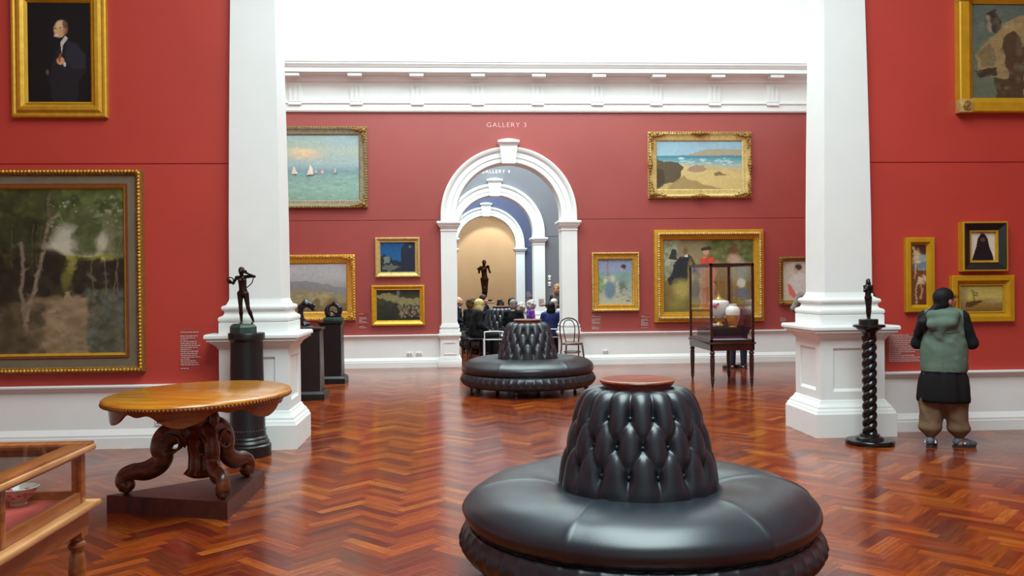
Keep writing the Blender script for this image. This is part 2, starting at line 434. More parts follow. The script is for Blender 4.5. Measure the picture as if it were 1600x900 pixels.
# --- floor: herringbone parquet of single blocks
floor = struct('floor')
B('subfloor', 'dark_gap', floor, -6.9, 8.9, -6.2, 36.2, -0.10, -0.012)
BL, BW = 0.40, 0.08
def block_cols(n):
    base = np.array([srgb(c) for c in ((132, 56, 18), (116, 44, 16), (146, 68, 22), (98, 34, 18), (158, 84, 30), (122, 48, 24), (138, 60, 18), (104, 44, 24))])
    pr = np.array([0.2, 0.18, 0.16, 0.12, 0.07, 0.1, 0.11, 0.06])
    return base[RNG.choice(len(base), n, p=pr)] * RNG.uniform(0.85, 1.15, (n, 1))
def herring(x0, x1, y0, y1):
    """block centre + direction for a 45 degree herringbone whose zigzags run across X"""
    out = []; c = math.sqrt(0.5)
    N = int(max(x1 - x0, y1 - y0) / BW) + 40
    # lattice in rotated frame (p, q): horizontal block at (i*W + j*L ..)
    n = round(BL / BW)
    cx, cy = (x0 + x1) / 2, (y0 + y1) / 2
    R = math.hypot(x1 - x0, y1 - y0) / 2 + 1
    K = int(R / BW) + 2
    for i in range(-K, K + 1):
        for j in range(-int(R / BL) - 2, int(R / BL) + 3):
            # stepped pairs: horizontal brick then vertical brick, each step shifts (W, W)
            for kind in (0, 1):
                if kind == 0: p = i * BW + j * BL + BL / 2; q = i * BW - j * BL + BW / 2
                else: p = i * BW + j * BL - BW / 2 + BW * 0 ; q = i * BW - j * BL + BL / 2
                if kind == 1: p = i * BW + j * BL - BW / 2 ; q = i * BW - j * BL + BL / 2
                X = cx + (p - q) * c; Yq = cy + (p + q) * c
                if x0 < X < x1 and y0 < Yq < y1: out.append((X, Yq, kind))
    return out
def blocks_mesh(lst, cols):
    n = len(lst); c = math.sqrt(0.5)
    L2, W2 = BL / 2 - 0.0003, BW / 2 - 0.0003
    top = np.array([(-L2 + .0008, -W2 + .0008, 0), (L2 - .0008, -W2 + .0008, 0), (L2 - .0008, W2 - .0008, 0), (-L2 + .0008, W2 - .0008, 0),
                    (-L2, -W2, -.0002), (L2, -W2, -.0002), (L2, W2, -.0002), (-L2, W2, -.0002),
                    (-L2, -W2, -.011), (L2, -W2, -.011), (L2, W2, -.011), (-L2, W2, -.011)])
    fq = np.array([(0, 1, 2, 3), (4, 5, 1, 0), (5, 6, 2, 1), (6, 7, 3, 2), (7, 4, 0, 3), (8, 9, 5, 4), (9, 10, 6, 5), (10, 11, 7, 6), (11, 8, 4, 7)])
    A = np.array(lst); kind = A[:, 2] > 0.5
    d = np.where(kind[:, None], np.array([[-c, c]]), np.array([[c, c]]))      # block direction
    e = np.stack([-d[:, 1], d[:, 0]], 1)
    V = np.zeros((n, 12, 3))
    V[:, :, 0] = A[:, None, 0] + top[None, :, 0] * d[:, None, 0] + top[None, :, 1] * e[:, None, 0]
    V[:, :, 1] = A[:, None, 1] + top[None, :, 0] * d[:, None, 1] + top[None, :, 1] * e[:, None, 1]
    V[:, :, 2] = top[None, :, 2] + RNG.uniform(-0.0001, 0, (n, 1))
    Q = (fq[None] + 12 * np.arange(n)[:, None, None]).reshape(-1, 4)
    cc = np.repeat(cols, 12, 0)
    off = RNG.uniform(0, 50, (n, 1, 2))
    UV = (top[None, :, :2] + off).reshape(-1, 2)
    return V.reshape(-1, 3), Q, cc, UV
def link_blocks(name, lst, cols, parent):
    V, Q, cc, UV = blocks_mesh(lst, cols)
    o = np_mesh(name, V, Q, 'parquet', parent, smooth=False); me = o.data
    a_ = me.color_attributes.new('col', 'FLOAT_COLOR', 'POINT')
    c4 = np.ones((len(V), 4), np.float32); c4[:, :3] = cc; a_.data.foreach_set('color', c4.ravel())
    u = me.uv_layers.new(name='UVMap'); u.data.foreach_set('uv', UV[Q.ravel()].astype(np.float32).ravel())
    return o
HB = herring(-5.4, 8.0, 3.2, 17.2) + herring(-0.5, 3.2, 17.2, 23.0)
HBa = np.array(HB)
cols_all = block_cols(len(HB))
# the 300 that show largest: nearest blocks inside the view and not under the front seat
rel = HBa[:, :2]; dep = rel[:, 0] * cF[0] + rel[:, 1] * cF[1]
sx = 800 + FPX * (rel[:, 0] * cR[0] + rel[:, 1] * cR[1]) / dep; sy = 442 + FPX * 1.6 / dep
vis = (sx > 10) & (sx < 1590) & (sy < 895) & (np.hypot(rel[:, 0] - X0, rel[:, 1] - 4.83) > 1.15)
vis &= ~((rel[:, 0] < -1.4) & (rel[:, 1] < 4.6))
vis &= ~((np.hypot(rel[:, 0] + 1.85, rel[:, 1] - 6.5) < 0.55))
order = np.argsort(np.where(vis, dep, 1e9))[:300]
sel = np.zeros(len(HB), bool); sel[order] = True
for i in order: link_blocks('parquet_block', [HB[i]], cols_all[i:i + 1], floor)
rest = link_blocks('parquet_blocks', [HB[i] for i in np.where(~sel)[0]], cols_all[~sel], floor); rest['kind'] = 'stuff'
# the floor out of sight (behind the camera, far rooms) is the same timber
for b in ((-6.9, 8.9, -6.2, 3.0), (-6.9, -5.6, 3.0, 36.2), (8.2, 8.9, 3.0, 36.2), (-5.6, -0.7, 17.5, 36.2), (3.4, 8.2, 17.5, 36.2), (-0.7, 3.4, 23.2, 36.2)):
    pass
fm = wood('parquet_far', (128, 56, 28), (92, 36, 22), 0.22, 3, (6, 6, 6), coat=0)
B('parquet_underside', fm, floor, -6.9, 8.9, -6.2, 36.2, -0.012, -0.008)

# --- mouldings
def run(poly, x0, x1, name, m, parent): return MB().prism(poly, x0, x1, 'x').build(name, m, parent, smooth=0.5)
def dado(parent, yw, x0, x1):
    """white dado on a wall facing -Y at y = yw"""
    B('dado_panel', 'white', parent, x0, x1, yw - 0.02, yw + 0.02, 0.0, DADO - 0.05)
    run([(yw + .01, DADO), (yw - .075, DADO), (yw - .08, DADO - .012), (yw - .075, DADO - .026), (yw - .062, DADO - .030), (yw - .056, DADO - .046), (yw - .035, DADO - .062), (yw - .021, DADO - .075), (yw + .01, DADO - .075)], x0, x1, 'dado_cap', 'white', parent)
    run([(yw + .01, 0), (yw - .055, 0), (yw - .055, .105), (yw - .05, .112), (yw - .05, .135), (yw - .04, .15), (yw - .03, .175), (yw - .021, .19), (yw + .01, .19)], x0, x1, 'baseboard', 'white', parent)
def panel(parent, m, x0, x1, yw, z0, z1): return B('wall_panel', m, parent, x0, x1, yw - 0.012, yw + 0.05, z0, z1)
def plain_wall(name, m, x0, x1, yw, t, ztop):
    w_ = struct(name)
    B('wall_core', m, w_, x0, x1, yw, yw + t, 0, ztop)
    panel(w_, m, x0, x1, yw, DADO - .01, SEAM - .006); panel(w_, m, x0, x1, yw, SEAM + .006, ztop)
    dado(w_, yw, x0, x1)
    return w_
NX0, NX1 = -6.5, 8.5
wl = plain_wall('wall_front_left', 'red', NX0, -2.22, YN, 0.4, 5.0)
wr = plain_wall('wall_front_right', 'red', 4.22, NX1, YN, 0.4, 5.0)
# beam, side walls, back wall, ceiling of the front room
bw = struct('trim_1'); B('beam', 'white', bw, NX0, NX1, 8.85, 9.4, 5.0, 6.0)
run([(8.85, 5.75), (8.75, 5.8), (8.7, 5.9), (8.6, 5.95), (8.6, 6.05), (8.85, 6.05)], NX0, NX1, 'beam_cornice', 'white', bw)
def side_wall(name, m, x, y0, y1, ztop, s):
    w_ = struct(name); a, b = (x - 0.3, x) if s > 0 else (x, x + 0.3)
    B('wall_core', m, w_, a, b, y0, y1, DADO, ztop)
    B('dado_panel', 'white', w_, a - 0.02, b + 0.02, y0, y1, 0.18, DADO); B('baseboard', 'white', w_, a - 0.05, b + 0.05, y0, y1, 0, 0.18)
    return w_
side_wall('wall_front_side_left', 'red', NX0, -6.0, 9.4, 6.0, 1); side_wall('wall_front_side_right', 'red', NX1, -6.0, 9.4, 6.0, -1)
wb = struct('wall_back'); B('wall_core', 'plaster', wb, NX0 - .3, NX1 + .3, -6.3, -6.0, DADO, 6.0); B('dado_panel', 'white', wb, NX0 - .3, NX1 + .3, -6.3, -5.97, 0, DADO)
def ceiling(name, x0, x1, y0, y1, z, hx0, hx1, hy0, hy1, wallz):
    c_ = struct(name)
    B('ceiling_plaster', 'plaster', c_, x0, hx0, y0, y1, z, z + .2); B('ceiling_plaster', 'plaster', c_, hx1, x1, y0, y1, z, z + .2)
    B('ceiling_plaster', 'plaster', c_, hx0, hx1, y0, hy0, z, z + .2); B('ceiling_plaster', 'plaster', c_, hx0, hx1, hy1, y1, z, z + .2)
    B('skylight_rim', 'white', c_, hx0 - .1, hx0, hy0, hy1, z - .05, z + .35); B('skylight_rim', 'white', c_, hx1, hx1 + .1, hy0, hy1, z - .05, z + .35)
    return c_
def upstand(parent, m, x0, x1, y0, y1, z0, z1):
    for b in ((x0 - .3, x0, y0, y1), (x1, x1 + .3, y0, y1)): B('upper_wall', m, parent, *b, z0, z1)
cf = ceiling('ceiling_front', NX0 - .3, NX1 + .3, -6.3, 9.4, 7.6, -2.6, 4.6, -0.2, 7.0, 6.0)
upstand(cf, 'plaster', NX0, NX1, -6.3, 9.4, 6.0, 7.6)
B('upper_wall', 'plaster', cf, NX0, NX1, -6.3, -6.0, 6.0, 7.6); B('upper_wall', 'plaster', cf, NX0, NX1, 9.0, 9.4, 6.05, 8.8)

# --- cross walls with the round arch
R_IN, R_OUT, SPR = 1.01, 1.31, 2.90
def arch_wall(name, m, yw, x0, x1, ztop, t=0.4, seam=True):
    w_ = struct(name)
    rc = 1.10; n = 40
    def sheet(nm, mm, ya, yb, za, rr):
        """wall sheet above height za with the arch cut out"""
        mb = MB()
        xs = [X0 - rr * math.cos(PI * i / n) for i in range(n + 1)]; zs = [SPR + rr * math.sin(PI * i / n) for i in range(n + 1)]
        for i in range(n):
            q = [(xs[i], zs[i]), (xs[i + 1], zs[i + 1]), (xs[i + 1], ztop), (xs[i], ztop)]
            mb.prism(q, ya, yb, 'y')
        mb.box(x0, X0 - rr, ya, yb, za, ztop); mb.box(X0 + rr, x1, ya, yb, za, ztop)
        return mb.build(nm, mm, w_)
    sheet('wall_core', m, yw, yw + t, 0.0, R_IN + 0.03)
    sheet('wall_panel', m, yw - .012, yw + .02, SEAM + .006, rc + .05)
    for a, b in ((x0, X0 - 1.15), (X0 + 1.15, x1)):
        panel(w_, m, a, b, yw, DADO - .01, SEAM - .006); dado(w_, yw, a, b)
    return w_
def arch_trim(name, yw, t=0.4):
    tr = struct(name)
    # archivolt: stepped profile swept along the half circle
    prof = [(R_IN, .0), (R_IN, -.055), (R_IN + .012, -.065), (R_IN + .10, -.065), (R_IN + .105, -.08), (R_IN + .20, -.08), (R_IN + .21, -.095), (R_IN + .235, -.115), (R_IN + .26, -.125), (R_IN + .285, -.13), (R_OUT, -.115), (R_OUT, .0)]
    n = 48; v = []; f = []
    zz = [None] 
    path = [(1, 0.0, PI, None)]
    pts = [(PI, -0.12)] + [(PI - PI * i / n, 0.0) for i in range(n + 1)] + [(0.0, -0.12)]
    for th, dz in pts:
        for r, y in prof: v.append((X0 + r * math.cos(th), yw + y, SPR + dz + r * math.sin(th)))
    k = len(prof)
    for i in range(len(pts) - 1):
        for j in range(k - 1): f.append((i * k + j, i * k + j + 1, (i + 1) * k + j + 1, (i + 1) * k + j))
    f.append(tuple(range(k))); f.append(tuple(range((len(pts) - 1) * k, len(pts) * k)))
    MB().add(v, f).build('archivolt', 'white', tr, smooth=0.5)
    # soffit lining
    v = []; f = []
    for th, dz in pts:
        for r, y in ((R_IN + .04, 0), (R_IN, 0), (R_IN, t), (R_IN + .04, t)): v.append((X0 + r * math.cos(th), yw + y, SPR + dz + r * math.sin(th)))
    for i in range(len(pts) - 1):
        for j in range(3): f.append((i * 4 + j, i * 4 + j + 1, (i + 1) * 4 + j + 1, (i + 1) * 4 + j))
    MB().add(v, f).build('soffit', 'white', tr, smooth=0.5)
    # keystone with little cornice
    ks = MB().prism([(X0 - .125, SPR + R_IN - .03), (X0 + .125, SPR + R_IN - .03), (X0 + .17, SPR + R_OUT + .02), (X0 - .17, SPR + R_OUT + .02)], yw - .18, yw + .02, 'y').build('keystone', 'white', tr)
    zc = SPR + R_OUT + .02
    mb = MB()
    for hw, d, z0, z1 in ((.175, .19, 0, .025), (.19, .21, .025, .05), (.205, .235, .05, .085)): mb.box(X0 - hw, X0 + hw, yw - d, yw + .02, zc + z0, zc + z1)
    mb.prism([(X0 - .205, zc + .085), (X0 + .205, zc + .085), (X0 + .1, zc + .11), (X0, zc + .12), (X0 - .1, zc + .11)], yw - .235, yw + .02, 'y')
    mb.build('keystone_cap', 'white', ks)
    for s in (-1, 1):
        xa, xb = sorted((X0 + s * (R_IN), X0 + s * (R_OUT)))
        pi_ = B('pilaster', 'white', tr, xa, xb, yw - .09, yw + t, 0.83, 2.66)
        ba = MB()
        for e, z0, z1 in ((.012, .79, .83), (.035, .745, .79), (.02, .725, .745), (.045, .64, .725)): ba.box(xa - e, xb + e, yw - .09 - e, yw + t, z0, z1, ch=0.006)
        ba.build('pilaster_base', 'white', pi_, smooth=0.6)
        ca = MB()
        for e, z0, z1 in ((.012, 2.60, 2.63), (.02, 2.655, 2.69), (.045, 2.69, 2.72), (.06, 2.72, 2.745), (.075, 2.745, 2.79)): ca.box(xa - e, xb + e, yw - .09 - e, yw + t + e * .3, z0, z1, ch=0.004)
        ca.build('impost', 'white', pi_, smooth=0.6)
        pe = MB(); pe.box(xa - .03, xb + .03, yw - .13, yw + t, .19, .585)
        pd = pe.build('pedestal', 'white', tr)
        mb = MB()
        for e, z0, z1 in ((.075, .6, .64), (.06, .58, .6), (.045, .55, .58)): mb.box(xa - e, xb + e, yw - .10 - e, yw + t, z0, z1, ch=0.004)
        mb.build('pedestal_cap', 'white', pd, smooth=0.6)
        mb = MB()
        for e, z0, z1 in ((.045, .17, .2), (.06, .135, .17), (.075, 0, .135)): mb.box(xa - e, xb + e, yw - .10 - e, yw + t, z0, z1, ch=0.004)
        mb.build('pedestal_base', 'white', pd, smooth=0.6)
        mb = MB(); x0_, x1_ = xa + .03, xb - .03; y_ = yw - .13
        for q in ((x0_, x1_, .47, .485), (x0_, x1_, .25, .265), (x0_, x0_ + .015, .265, .47), (x1_ - .015, x1_, .265, .47)): mb.box(q[0], q[1], y_ - .012, y_ + .005, q[2], q[3])
        mb.build('panel_moulding', 'white', pd)
    return tr
FX0, FX1 = -5.3, 7.3
arch_wall('wall_far', 'red_hazed', YF, FX0, FX1, 4.9); arch_trim('trim_2', YF)
arch_wall('wall_gallery_three', 'grey', Y3, FX0, FX1, 6.0); arch_trim('trim_3', Y3)
arch_wall('wall_gallery_four', 'blue', Y4, FX0, FX1, 6.0); arch_trim('trim_4', Y4)

# --- entablature of the middle room (far wall)
en = struct('trim_5')
yw = YF
run([(yw, 4.88), (yw - .06, 4.88), (yw - .06, 4.895), (yw - .075, 4.90), (yw - .075, 5.03), (yw - .10, 5.035), (yw - .10, 5.06), (yw - .06, 5.07), (yw - .06, 5.50), (yw, 5.50)], FX0, FX1, 'frieze', 'white', en)
run([(yw, 5.44), (yw - .08, 5.44), (yw - .10, 5.455), (yw - .115, 5.50), (yw - .16, 5.52), (yw - .16, 5.545), (yw - .40, 5.56), (yw - .40, 5.64), (yw - .415, 5.645), (yw - .43, 5.67), (yw - .455, 5.70), (yw - .455, 5.73), (yw - .47, 5.735), (yw - .47, 5.76), (yw, 5.80)], FX0, FX1, 'corona', 'white', en)
for i in range(-6, 6):
    x = X0 + .575 + 1.15 * i
    if not FX0 + .2 < x < FX1 - .2: continue
    B('mutule', 'white', en, x - .13, x + .13, yw - .37, yw - .14, 5.495, 5.553)
    mb = MB().box(x - .13, x + .13, yw - .075, yw - .05, 5.07, 5.42)
    tg = mb.build('triglyph', 'white', en)
    for dx in (-.085, 0, .085): B('triglyph_fillet', 'white', tg, x + dx - .028, x + dx + .028, yw - .092, yw - .07, 5.07, 5.38)
    B('regula', 'white', en, x - .12, x + .12, yw - .115, yw - .05, 5.005, 5.03)
# --- upper parts of the middle room: end wall above the cornice, side walls with coves, lantern
um = struct('wall_upper'); B('upper_wall', 'plaster', um, FX0 - .3, FX1 + .3, YF, YF + .4, 4.9, 9.0)
for s, xw, nm in ((1, FX0, 'wall_middle_left'), (-1, FX1, 'wall_middle_right')):
    sw = side_wall(nm, 'red', xw, 9.4, 17.0, 4.9, s)
    a, b = (xw - .3, xw) if s > 0 else (xw, xw + .3)
    B('frieze', 'white', sw, a, b + .06 * s if s > 0 else b, 9.4, 17.0, 4.9, 5.8)
    v = []; f = []; n = 14
    for i in range(n + 1):
        t = PI / 2 * i / n; v += [(xw + s * (.1 + 2.1 * (1 - math.cos(t))), 9.4, 5.8 + 2.7 * math.sin(t)), (xw + s * (.1 + 2.1 * (1 - math.cos(t))), 17.0, 5.8 + 2.7 * math.sin(t))]
    for i in range(n): f.append((2 * i, 2 * i + 1, 2 * i + 3, 2 * i + 2))
    MB().add(v, f).build('cove', 'plaster', sw, smooth=1.0)
ceiling('ceiling_middle', FX0 + 2.0, FX1 - 2.0, 9.0, 17.4, 8.5, -3.0, 5.0, 10.8, 15.6, 5.8)
for nm, m_, y0, y1 in (('three', 'grey', YF + .4, Y3), ('four', 'blue', Y3 + .4, Y4)):
    side_wall('wall_side_left_' + nm, m_, FX0, y0, y1, 7.4, 1); side_wall('wall_side_right_' + nm, m_, FX1, y0, y1, 7.4, -1)
    ceiling('ceiling_gallery_' + nm, FX0 - .3, FX1 + .3, y0 - .4, y1 + .4, 7.4, -2.1, 4.1, y0 + 1.0, y1 - 1.0, 6.0)
    uw = struct('wall_upper_' + nm); B('upper_wall', 'plaster', uw, FX0, FX1, y1, y1 + .4, 6.0, 7.4); B('upper_wall', 'plaster', uw, FX0, FX1, y0 - .2, y0 - .02, 6.0, 7.4)
# --- alcove at the end of the enfilade: curved cream apse
al = struct('wall_end')
v = []; f = []; n = 40; RA = 2.3; yc = 32.4
pts = [(X0 - RA, Y4 + .4)] + [(X0 - RA * math.cos(PI * i / n), yc + 2.4 * math.sin(PI * i / n)) for i in range(n + 1)] + [(X0 + RA, Y4 + .4)]
for x, y in pts: v += [(x, y, 0), (x, y, 5.6)]
for i in range(len(pts) - 1): f.append((2 * i, 2 * i + 1, 2 * i + 3, 2 * i + 2))
MB().add(v, f).build('apse', 'cream', al, smooth=0.6)
B('apse_ceiling', 'cream', al, X0 - RA - .3, X0 + RA + .3, Y4 + .3, 35.2, 5.6, 5.8)

# --- the two square pillars
def pillar(name, label, cx, cy):
    t = thing(name, label, 'pillar', (cx, cy, 0))
    H_ = .335
    MB().sqlathe([(.42, 0), (.42, .235), (.412, .245), (.405, .27), (.39, .285), (.385, .305), (.365, .325), (.35, .35), (.345, .365), (.335, .37)]).build('plinth', 'white', t, smooth=0.5)
    MB().sqlathe([(H_ - .02, .36), (H_ - .02, 1.0)]).build('die', 'white', t)
    d = t.children[-1]
    # raised border around the recessed panels on each face
    for k, (dx, dy) in enumerate(((0, -1), (1, 0), (0, 1), (-1, 0))):
        mb = MB(); rm = Matrix.Rotation(k * PI / 2, 4, 'Z')
        E_ = H_ if k % 2 == 0 else H_ - .03
        for q in ((-E_, -H_ + .13, .36, 1.0), (H_ - .13, E_, .36, 1.0), (-H_ + .13, H_ - .13, .36, .455), (-H_ + .13, H_ - .13, .9, 1.0)):
            mb.box(q[0], q[1], -H_, -H_ + .03, q[2], q[3])
        # splayed inner edges
        a = H_ - .13
        mb.prism([(-H_, .455), (-H_ + .02, .485), (-H_ + .02, .455)], -a, a, 'x')
        mb.prism([(-H_, .9), (-H_ + .02, .875), (-H_ + .02, .9)], -a, a, 'x')
        mb.v = [tuple(rm @ Vector(p)) for p in mb.v]
        mb.build('panel_border', 'white', d)
    MB().sqlathe([(.335, .98), (.345, .985), (.35, 1.0), (.375, 1.025), (.405, 1.045), (.41, 1.055), (.43, 1.06), (.43, 1.085), (.45, 1.09), (.45, 1.115), (.44, 1.13), (.3, 1.135)]).build('cornice', 'white', t, smooth=0.4)
    pr = [(.335, 1.13), (.335, 1.235), (.325, 1.24)]
    for i in range(9): a = -PI / 2 + PI * i / 8; pr.append((.315 + .025 * math.cos(a), 1.27 + .03 * math.sin(a)))
    pr += [(.305, 1.305), (.295, 1.315), (.288, 1.335), (.295, 1.355)]
    for i in range(9): a = -PI / 2 + PI * i / 8; pr.append((.292 + .022 * math.cos(a), 1.38 + .024 * math.sin(a)))
    pr += [(.28, 1.41), (.272, 1.415), (.265, 1.43), (.255, 1.45), (.25, 1.47)]
    MB().sqlathe(pr).build('base_moulding', 'white', t, smooth=0.35)
    MB().sqlathe([(.25, 1.46), (.247, 2.2), (.238, 3.0), (.226, 3.8), (.214, 4.5), (.206, 4.8)]).build('shaft', 'white', t, smooth=0.3)
    MB().sqlathe([(.206, 4.72), (.225, 4.73), (.225, 4.76), (.206, 4.77), (.206, 4.85), (.24, 4.88), (.27, 4.93), (.29, 4.94), (.29, 5.0)]).build('capital', 'white', t, smooth=0.4)
    return t
pillar('pillar', 'white square pillar on pedestal behind the archer bronze, left of the opening', -2.0, 9.12)
pillar('pillar', 'white square pillar on pedestal behind the twisted black column', 4.02, 9.12)

# ==================================================================== PAINTINGS
class Paint:
    def __init__(s, w, h, col): 
        s.w, s.h = w, h; s.a = np.zeros((h, w, 3)) + np.array(srgb(col))
        s.u, s.v = np.meshgrid((np.arange(w) + .5) / w, (np.arange(h) + .5) / h); s.asp = w / h
    def mixin(s, m, col): s.a = s.a * (1 - m[..., None]) + np.array(srgb(col)) * m[..., None]; return s
    def grad(s, stops):
        vs = [q[0] for q in stops]; cs = np.array([srgb(q[1]) for q in stops])
        for i in range(3): s.a[..., i] = np.interp(s.v, vs, cs[:, i])
        return s
    def band(s, v0, v1, col, soft=.02, al=1.0):
        m = np.clip((s.v - v0) / soft + .5, 0, 1) * np.clip((v1 - s.v) / soft + .5, 0, 1); return s.mixin(m * al, col)
    def blob(s, cx, cy, rx, ry, col, al=1.0, soft=.4, rot=0.0):
        x = (s.u - cx) * s.asp; y = s.v - cy; c, q = math.cos(rot), math.sin(rot)
        d = np.sqrt(((x * c + y * q) / (rx * s.asp)) ** 2 + ((-x * q + y * c) / ry) ** 2)
        return s.mixin(np.clip((1 - d) / soft, 0, 1) * al, col)
    def poly(s, pts, col, al=1.0, wob=0.0):
        u = s.u; v = s.v
        if wob:
            u = u + wob * np.sin(v * 37 + u * 11); v = v + wob * np.sin(s.u * 41 + 1.3)
        ins = np.zeros(u.shape, bool); n = len(pts)
        for i in range(n):
            x0, y0 = pts[i]; x1, y1 = pts[(i + 1) % n]
            c = ((y0 > v) != (y1 > v)); 
            with np.errstate(divide='ignore', invalid='ignore'): xi = (x1 - x0) * (v - y0) / (y1 - y0 if y1 != y0 else 1e-9) + x0
            ins ^= c & (u < xi)
        return s.mixin(ins * al, col)
    def line(s, pts, wd, col, al=1.0):
        for (x0, y0), (x1, y1) in zip(pts[:-1], pts[1:]):
            ax, ay = x0 * s.asp, y0; bx, by = x1 * s.asp, y1; px, py = s.u * s.asp, s.v
            L = (bx - ax) ** 2 + (by - ay) ** 2 + 1e-9; t = np.clip(((px - ax) * (bx - ax) + (py - ay) * (by - ay)) / L, 0, 1)
            d = np.hypot(px - ax - t * (bx - ax), py - ay - t * (by - ay))
            s.mixin(np.clip(1.5 - d / wd, 0, 1) * al, col)
        return s
    def dabs(s, n, u0, u1, v0, v1, size, cols, al=.7, asp=1.0, seed=1):
        r = np.random.default_rng(seed)
        for i in range(n):
            cx, cy = r.uniform(u0, u1), r.uniform(v0, v1); q = size * r.uniform(.5, 1.4)
            i0, i1 = int(max(0, (cx - q * asp / s.asp * 1.3) * s.w)), int(min(s.w, (cx + q * asp / s.asp * 1.3) * s.w + 2))
            j0, j1 = int(max(0, (cy - q * 1.3) * s.h)), int(min(s.h, (cy + q * 1.3) * s.h + 2))
            if i1 <= i0 or j1 <= j0: continue
            U, V = s.u[j0:j1, i0:i1], s.v[j0:j1, i0:i1]
            d = np.hypot((U - cx) * s.asp / asp, V - cy) / q
            m = (np.clip((1 - d) / .5, 0, 1) * al * r.uniform(.5, 1))[..., None]
            s.a[j0:j1, i0:i1] = s.a[j0:j1, i0:i1] * (1 - m) + np.array(srgb(cols[r.integers(len(cols))])) * m
        return s
    def finish(s, seed=1, warp=.005, n=900, size=.012):
        """loosen drawn edges and lay brush touches sampled from the picture itself"""
        r = np.random.default_rng(seed)
        def field(c):
            g = r.normal(size=(c, c)); x = np.linspace(0, c - 1, s.w); y = np.linspace(0, c - 1, s.h)
            t = np.stack([np.interp(x, np.arange(c), row) for row in g]); return np.stack([np.interp(y, np.arange(c), t[:, i]) for i in range(s.w)], 1)
        du = warp * (field(14) + .6 * field(34)) / s.asp; dv = warp * (field(14) + .6 * field(34))
        i = np.clip(((s.u + du) * s.w).astype(int), 0, s.w - 1); j = np.clip(((s.v + dv) * s.h).astype(int), 0, s.h - 1)
        s.a = s.a[j, i]
        src = s.a.copy()
        for k in range(n):
            cx, cy = r.random(), r.random(); q = size * r.uniform(.5, 1.3); th = r.normal(0, .7); el = r.uniform(1.5, 3)
            i0, i1 = int(max(0, (cx - q * el / s.asp) * s.w)), int(min(s.w, (cx + q * el / s.asp) * s.w + 2)); j0, j1 = int(max(0, (cy - q * el) * s.h)), int(min(s.h, (cy + q * el) * s.h + 2))
            X = (s.u[j0:j1, i0:i1] - cx) * s.asp; Yq = s.v[j0:j1, i0:i1] - cy
            d = np.hypot((X * math.cos(th) + Yq * math.sin(th)) / el, -X * math.sin(th) + Yq * math.cos(th)) / q
            m = (np.clip((1 - d) / .4, 0, 1) * r.uniform(.3, .8))[..., None]
            c = src[min(s.h - 1, int(cy * s.h)), min(s.w - 1, int(cx * s.w))] * r.uniform(.82, 1.2) * (1 + r.normal(0, .05, 3))
            s.a[j0:j1, i0:i1] = s.a[j0:j1, i0:i1] * (1 - m) + c * m
        s.a = np.clip(s.a, .001, 1); return s
    def grain(s, amt=.1, seed=2):
        r = np.random.default_rng(seed); s.a *= (1 + amt * r.normal(size=(s.h, s.w, 1))); 
        g = r.normal(size=(s.h // 6 + 2, s.w // 6 + 2)); g = np.kron(g, np.ones((6, 6)))[:s.h, :s.w, None]; s.a *= (1 + amt * .5 * g)
        s.a = np.clip(s.a, .001, 1); return s
def canvas(parent, P, x0, x1, z0, z1, y, gain=1.0, loose=1.0):
    P.finish(int(P.w * 7 + P.h), .005 * loose, int(900 * loose), .012 * (.6 + .4 * loose)); w_, h_ = P.w, P.h
    xs = np.linspace(x0, x1, w_); zs = np.linspace(z1, z0, h_)
    Xg, Zg = np.meshgrid(xs, zs); V = np.stack([Xg, np.full_like(Xg, y), Zg], -1).reshape(-1, 3)
    i = np.arange(w_ * h_).reshape(h_, w_)
    Q = np.stack([i[1:, :-1], i[1:, 1:], i[:-1, 1:], i[:-1, :-1]], -1).reshape(-1, 4)
    # a real slab: add the four edges and back as one thicker board
    o = np_mesh('canvas', V, Q, 'canvas', parent, smooth=True)
    a_ = o.data.color_attributes.new('col', 'FLOAT_COLOR', 'POINT')
    c4 = np.ones((len(V), 4), np.float32); c4[:, :3] = np.clip(P.a.reshape(-1, 3) * gain, 0, 1); a_.data.foreach_set('color', c4.ravel())
    B('stretcher', 'linen', o, x0, x1, y + .003, y + .02, z0, z1)
    return o
def frame_ring(name, m, parent, x0, x1, z0, z1, yw, prof, smooth=0.5):
    """prof: [(inset from outer edge, distance in front of wall)], mitred ring"""
    v = []; f = []
    for ins, d in prof:
        for x, z in ((x0 + ins, z0 + ins), (x1 - ins, z0 + ins), (x1 - ins, z1 - ins), (x0 + ins, z1 - ins)): v.append((x, yw - d, z))
    k = len(prof)
    for j in range(k - 1):
        for i in range(4): a = j * 4 + i; b = j * 4 + (i + 1) % 4; f.append((a, b, b + 4, a + 4))
    return MB().add(v, f).build(name, m, parent, smooth=smooth)
def studs(name, m, parent, x0, x1, z0, z1, y, step, r, jitter=.3, skip=None, elong=1.0, seed=3):
    rr = random.Random(seed); mb = MB()
    L = [((x0, z1), (x1, z1)), ((x1, z1), (x1, z0)), ((x1, z0), (x0, z0)), ((x0, z0), (x0, z1))]
    for (ax, az), (bx, bz) in L:
        ln = math.hypot(bx - ax, bz - az); n = max(2, int(ln / step))
        for i in range(n):
            t = (i + .5) / n; q = r * (1 + jitter * (rr.random() - .5))
            hx, hz = (q * elong, q) if abs(bx - ax) > abs(bz - az) else (q, q * elong)
            mb.ell((ax + (bx - ax) * t, y, az + (bz - az) * t), (hx, q, hz), 6, 4)
    return mb.build(name, m, parent, smooth=3.14, fix=False)
